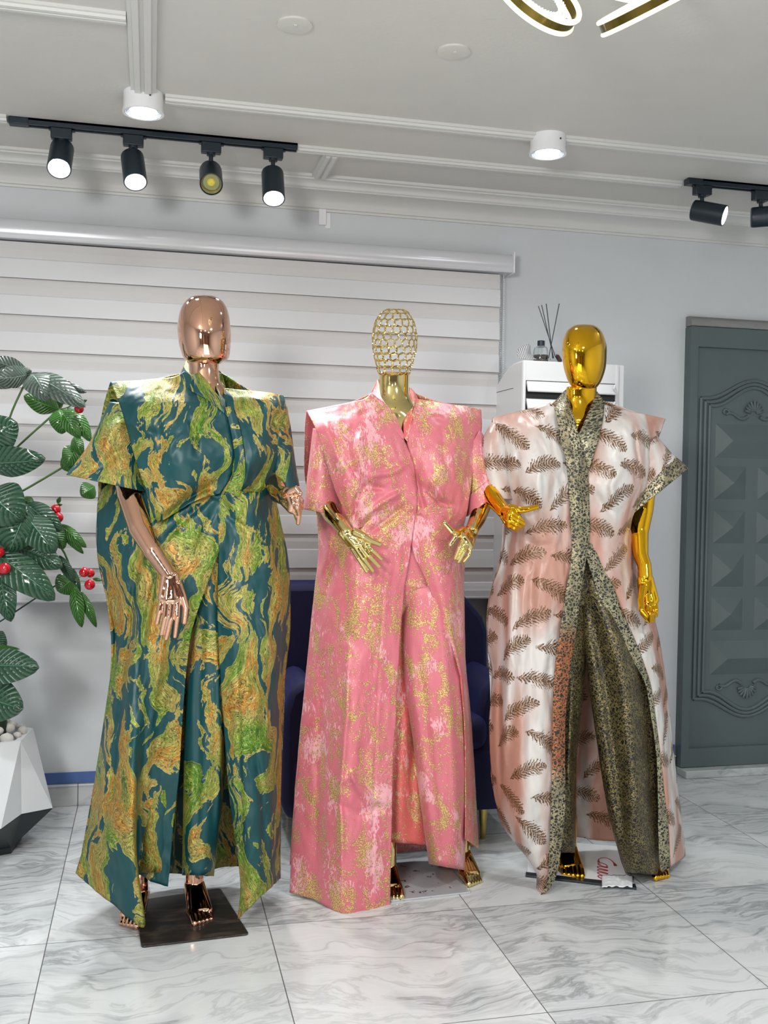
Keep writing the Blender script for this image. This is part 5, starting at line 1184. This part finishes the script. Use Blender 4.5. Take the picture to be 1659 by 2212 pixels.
ycr = [([(1340, 980), (1375, 1030), (1395, 1050)], 8, -.014), ([(1330, 1110), (1300, 1090), (1285, 1060)], 9, -.010), ([(1165, 960), (1160, 1050), (1170, 1130)], 12, .010), ([(1215, 1000), (1215, 1100), (1212, 1200)], 10, -.008), ([(1120, 960), (1115, 1040), (1120, 1120)], 10, -.008),
       ([(1345, 1000), (1320, 1050), (1330, 1110)], 9, .012), ([(1110, 1180), (1105, 1290), (1098, 1400), (1090, 1600), (1080, 1700)], 10, .012), ([(1150, 1220), (1145, 1400), (1140, 1700)], 14, -.012), ([(1370, 920), (1372, 960), (1380, 1010)], 5, -.010), ([(1083, 1400), (1078, 1560), (1082, 1720)], 8, -.014),
       ([(1185, 1250), (1175, 1450), (1165, 1750)], 14, .008), ([(1130, 1160), (1160, 1180), (1200, 1180)], 10, -.008)]
sheet('front_panel', Y0, [
 [(1063, 903, -.03), (1100, 893, 0), (1135, 885, .02), (1170, 876, .03), (1200, 866, .03)],
 [(1066, 932, 0), (1108, 928, .06), (1148, 926, .085), (1183, 922, .085), (1212, 918, .075)],
 [(1072, 985, .0), (1112, 985, .09), (1155, 985, .13), (1195, 980, .12), (1232, 975, .1)],
 [(1080, 1040, .0), (1118, 1040, .10), (1160, 1040, .155), (1202, 1035, .14), (1243, 1030, .12)],
 [(1088, 1095, -.02), (1124, 1095, .09), (1162, 1095, .13), (1204, 1092, .13), (1248, 1090, .115)],
 [(1092, 1145, -.04), (1126, 1145, .07), (1164, 1145, .115), (1206, 1145, .12), (1248, 1145, .112)],
 [(1082, 1210, -.05), (1120, 1210, .06), (1162, 1210, .11), (1204, 1210, .12), (1244, 1210, .108)],
 [(1057, 1290, -.05), (1100, 1290, .06), (1145, 1290, .12), (1187, 1290, .125), (1228, 1290, .108)],
 [(1052, 1390, -.05), (1092, 1390, .05), (1134, 1390, .12), (1176, 1390, .12), (1217, 1390, .105)],
 [(1062, 1450, -.05), (1094, 1450, .05), (1132, 1450, .12), (1170, 1450, .12), (1209, 1450, .105)],
 [(1055, 1560, -.05), (1090, 1560, .05), (1128, 1560, .12), (1166, 1560, .12), (1204, 1560, .105)],
 [(1060, 1670, -.05), (1092, 1675, .05), (1128, 1678, .12), (1164, 1675, .12), (1202, 1670, .105)],
 [(1078, 1765, -.04), (1104, 1775, .05), (1134, 1785, .11), (1166, 1785, .11), (1200, 1780, .10)],
 [(1112, 1822, -.02), (1132, 1840, .05), (1152, 1855, .09), (1172, 1860, .10), (1192, 1855, .10)],
 [(1155, 1872, .02), (1160, 1890, .06), (1168, 1900, .08), (1178, 1902, .09), (1188, 1898, .095)],
 [(1157, 1934, .05), (1163, 1934, .07), (1170, 1932, .08), (1178, 1928, .09), (1186, 1920, .095)]], FE, rb3, creases=ycr, seed=52, amp=.006, nu=70, nv=170)
sheet('front_panel', Y0, [
 [(1302, 872, .03), (1335, 882, .03), (1370, 890, .02), (1405, 897, 0), (1437, 905, -.03)],
 [(1297, 915, .075), (1330, 915, .09), (1365, 920, .09), (1398, 925, .04), (1428, 930, -.01)],
 [(1278, 970, .10), (1320, 972, .125), (1360, 975, .125), (1392, 980, .08), (1412, 980, .02)],
 [(1262, 1035, .12), (1312, 1038, .15), (1358, 1040, .14), (1388, 1042, .1), (1400, 1048, .05)],
 [(1262, 1100, .118), (1308, 1102, .13), (1345, 1104, .11), (1358, 1110, .09), (1366, 1120, .05)],
 [(1262, 1160, .112), (1302, 1160, .12), (1335, 1160, .10), (1355, 1162, .06), (1367, 1165, 0)],
 [(1278, 1205, .108), (1308, 1205, .12), (1338, 1205, .10), (1358, 1210, .05), (1374, 1218, -.02)],
 [(1315, 1270, .10), (1334, 1270, .11), (1352, 1270, .09), (1368, 1270, .05), (1384, 1270, -.02)],
 [(1345, 1340, .09), (1362, 1340, .10), (1380, 1340, .08), (1398, 1340, .04), (1414, 1340, -.03)],
 [(1384, 1430, .08), (1396, 1430, .08), (1408, 1430, .06), (1420, 1430, .02), (1432, 1430, -.04)],
 [(1408, 1520, .07), (1417, 1520, .07), (1426, 1520, .05), (1435, 1520, .0), (1443, 1520, -.05)],
 [(1422, 1620, .07), (1431, 1620, .07), (1439, 1620, .04), (1447, 1620, 0), (1454, 1620, -.06)],
 [(1434, 1725, .07), (1443, 1725, .07), (1451, 1725, .04), (1459, 1725, 0), (1467, 1725, -.06)],
 [(1440, 1800, .07), (1450, 1800, .07), (1459, 1800, .04), (1468, 1800, 0), (1476, 1800, -.06)],
 [(1444, 1876, .07), (1454, 1871, .07), (1463, 1864, .04), (1472, 1856, 0), (1481, 1847, -.06)]], MT['feather'], rb3, creases=ycr, seed=53, amp=.004, nu=56, nv=150)
e_ = .007
def up_(r): return [[(u, v, d+e_) for u, v, d in row] for row in r]
sheet('front_band', Y0, up_([
 [(1196, 874, .03), (1209, 858, .0), (1222, 842, -.04)], [(1203, 905, .075), (1218, 895, .07), (1234, 880, .055)], [(1212, 955, .105), (1230, 948, .11), (1248, 930, .10)],
 [(1224, 1008, .13), (1247, 1006, .14), (1268, 1002, .13)], [(1231, 1090, .13), (1252, 1090, .135), (1273, 1090, .125)], [(1234, 1165, .122), (1254, 1165, .128), (1273, 1165, .12)],
 [(1233, 1215, .122), (1248, 1215, .126), (1265, 1213, .12)], [(1221, 1285, .122), (1238, 1285, .125), (1254, 1285, .12)], [(1209, 1370, .118), (1226, 1370, .12), (1244, 1370, .116)], [(1199, 1440, .115), (1215, 1440, .118), (1232, 1440, .113)],
 [(1194, 1555, .115), (1208, 1555, .118), (1222, 1555, .113)], [(1192, 1660, .115), (1206, 1660, .118), (1221, 1660, .113)], [(1190, 1760, .112), (1204, 1760, .114), (1220, 1760, .11)], [(1186, 1850, .106), (1196, 1850, .108), (1210, 1850, .105)],
 [(1182, 1900, .10), (1191, 1898, .10), (1201, 1893, .10)], [(1168, 1933, .09), (1180, 1926, .095), (1190, 1916, .097)]]), JQ, rb3, nu=24, nv=170, amp=.0015, seed=52)
sheet('front_band', Y0, up_([
 [(1306, 872, .03), (1298, 858, .0), (1289, 846, -.04)], [(1303, 900, .07), (1290, 888, .06), (1276, 878, .05)], [(1294, 940, .095), (1276, 930, .095), (1258, 920, .085)],
 [(1281, 985, .115), (1262, 975, .115), (1245, 950, .10)], [(1270, 1020, .12), (1255, 1015, .12), (1240, 1000, .11)]]), MT['jacqs'], rb3, nu=20, nv=50, amp=.001, seed=5)
sheet('front_band', Y0, up_([
 [(1258, 1180, .11), (1270, 1176, .112), (1280, 1172, .11)], [(1270, 1215, .108), (1284, 1212, .11), (1296, 1208, .108)], [(1288, 1270, .104), (1307, 1270, .108), (1326, 1270, .104)], [(1305, 1321, .10), (1324, 1321, .102), (1343, 1319, .10)],
 [(1322, 1352, .10), (1342, 1352, .10), (1358, 1352, .095)], [(1359, 1413, .09), (1372, 1412, .09), (1383, 1411, .085)], [(1393, 1475, .08), (1399, 1475, .08), (1405, 1475, .075)], [(1403, 1525, .078), (1408, 1525, .078), (1413, 1525, .072)],
 [(1417, 1623, .075), (1421, 1623, .075), (1426, 1623, .07)], [(1421, 1700, .073), (1427, 1700, .073), (1434, 1700, .07)], [(1422, 1790, .073), (1432, 1790, .075), (1444, 1790, .07)], [(1424, 1862, .073), (1430, 1885, .075), (1448, 1872, .07)]]), MT['jacqs'], rb3, nu=16, nv=130, amp=.001, seed=6)
sheet('collar', Y0, [[(1222, 842, -.04), (1256, 834, -.075), (1289, 846, -.04)], [(1196, 872, -.02), (1256, 866, -.09), (1306, 872, -.02)]], MT['jacqs'], rb3, nu=30, nv=8, amp=0)
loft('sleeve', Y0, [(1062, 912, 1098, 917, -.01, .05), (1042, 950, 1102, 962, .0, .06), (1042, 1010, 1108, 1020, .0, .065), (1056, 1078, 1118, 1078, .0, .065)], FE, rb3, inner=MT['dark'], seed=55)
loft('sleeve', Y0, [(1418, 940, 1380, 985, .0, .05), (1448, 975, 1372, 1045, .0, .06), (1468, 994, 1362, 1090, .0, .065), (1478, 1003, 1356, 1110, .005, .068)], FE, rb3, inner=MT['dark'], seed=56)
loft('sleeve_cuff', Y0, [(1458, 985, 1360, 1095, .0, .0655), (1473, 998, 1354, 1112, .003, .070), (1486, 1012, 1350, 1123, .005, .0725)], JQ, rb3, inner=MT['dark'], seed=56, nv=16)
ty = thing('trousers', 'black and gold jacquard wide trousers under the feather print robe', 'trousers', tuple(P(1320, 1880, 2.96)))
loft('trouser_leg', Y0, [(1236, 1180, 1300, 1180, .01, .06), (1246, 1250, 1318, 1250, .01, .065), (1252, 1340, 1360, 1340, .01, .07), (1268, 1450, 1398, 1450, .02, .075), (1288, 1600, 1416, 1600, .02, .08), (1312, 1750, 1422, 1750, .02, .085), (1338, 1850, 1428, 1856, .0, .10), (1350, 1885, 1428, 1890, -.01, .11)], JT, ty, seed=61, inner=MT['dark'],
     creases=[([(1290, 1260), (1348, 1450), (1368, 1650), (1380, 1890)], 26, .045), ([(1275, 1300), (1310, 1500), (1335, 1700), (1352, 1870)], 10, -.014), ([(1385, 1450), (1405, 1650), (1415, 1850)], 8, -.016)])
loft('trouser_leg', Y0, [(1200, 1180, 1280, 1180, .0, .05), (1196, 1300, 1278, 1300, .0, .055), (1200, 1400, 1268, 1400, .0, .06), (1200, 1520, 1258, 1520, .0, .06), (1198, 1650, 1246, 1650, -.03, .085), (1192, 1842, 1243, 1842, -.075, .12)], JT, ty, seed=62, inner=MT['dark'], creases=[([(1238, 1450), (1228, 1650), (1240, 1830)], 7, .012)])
loft('waist', Y0, [(1180, 1120, 1345, 1120, .0, .085), (1180, 1190, 1350, 1190, .005, .088), (1190, 1245, 1345, 1245, .005, .080), (1210, 1310, 1345, 1310, .005, .050)], JT, ty, seed=63)
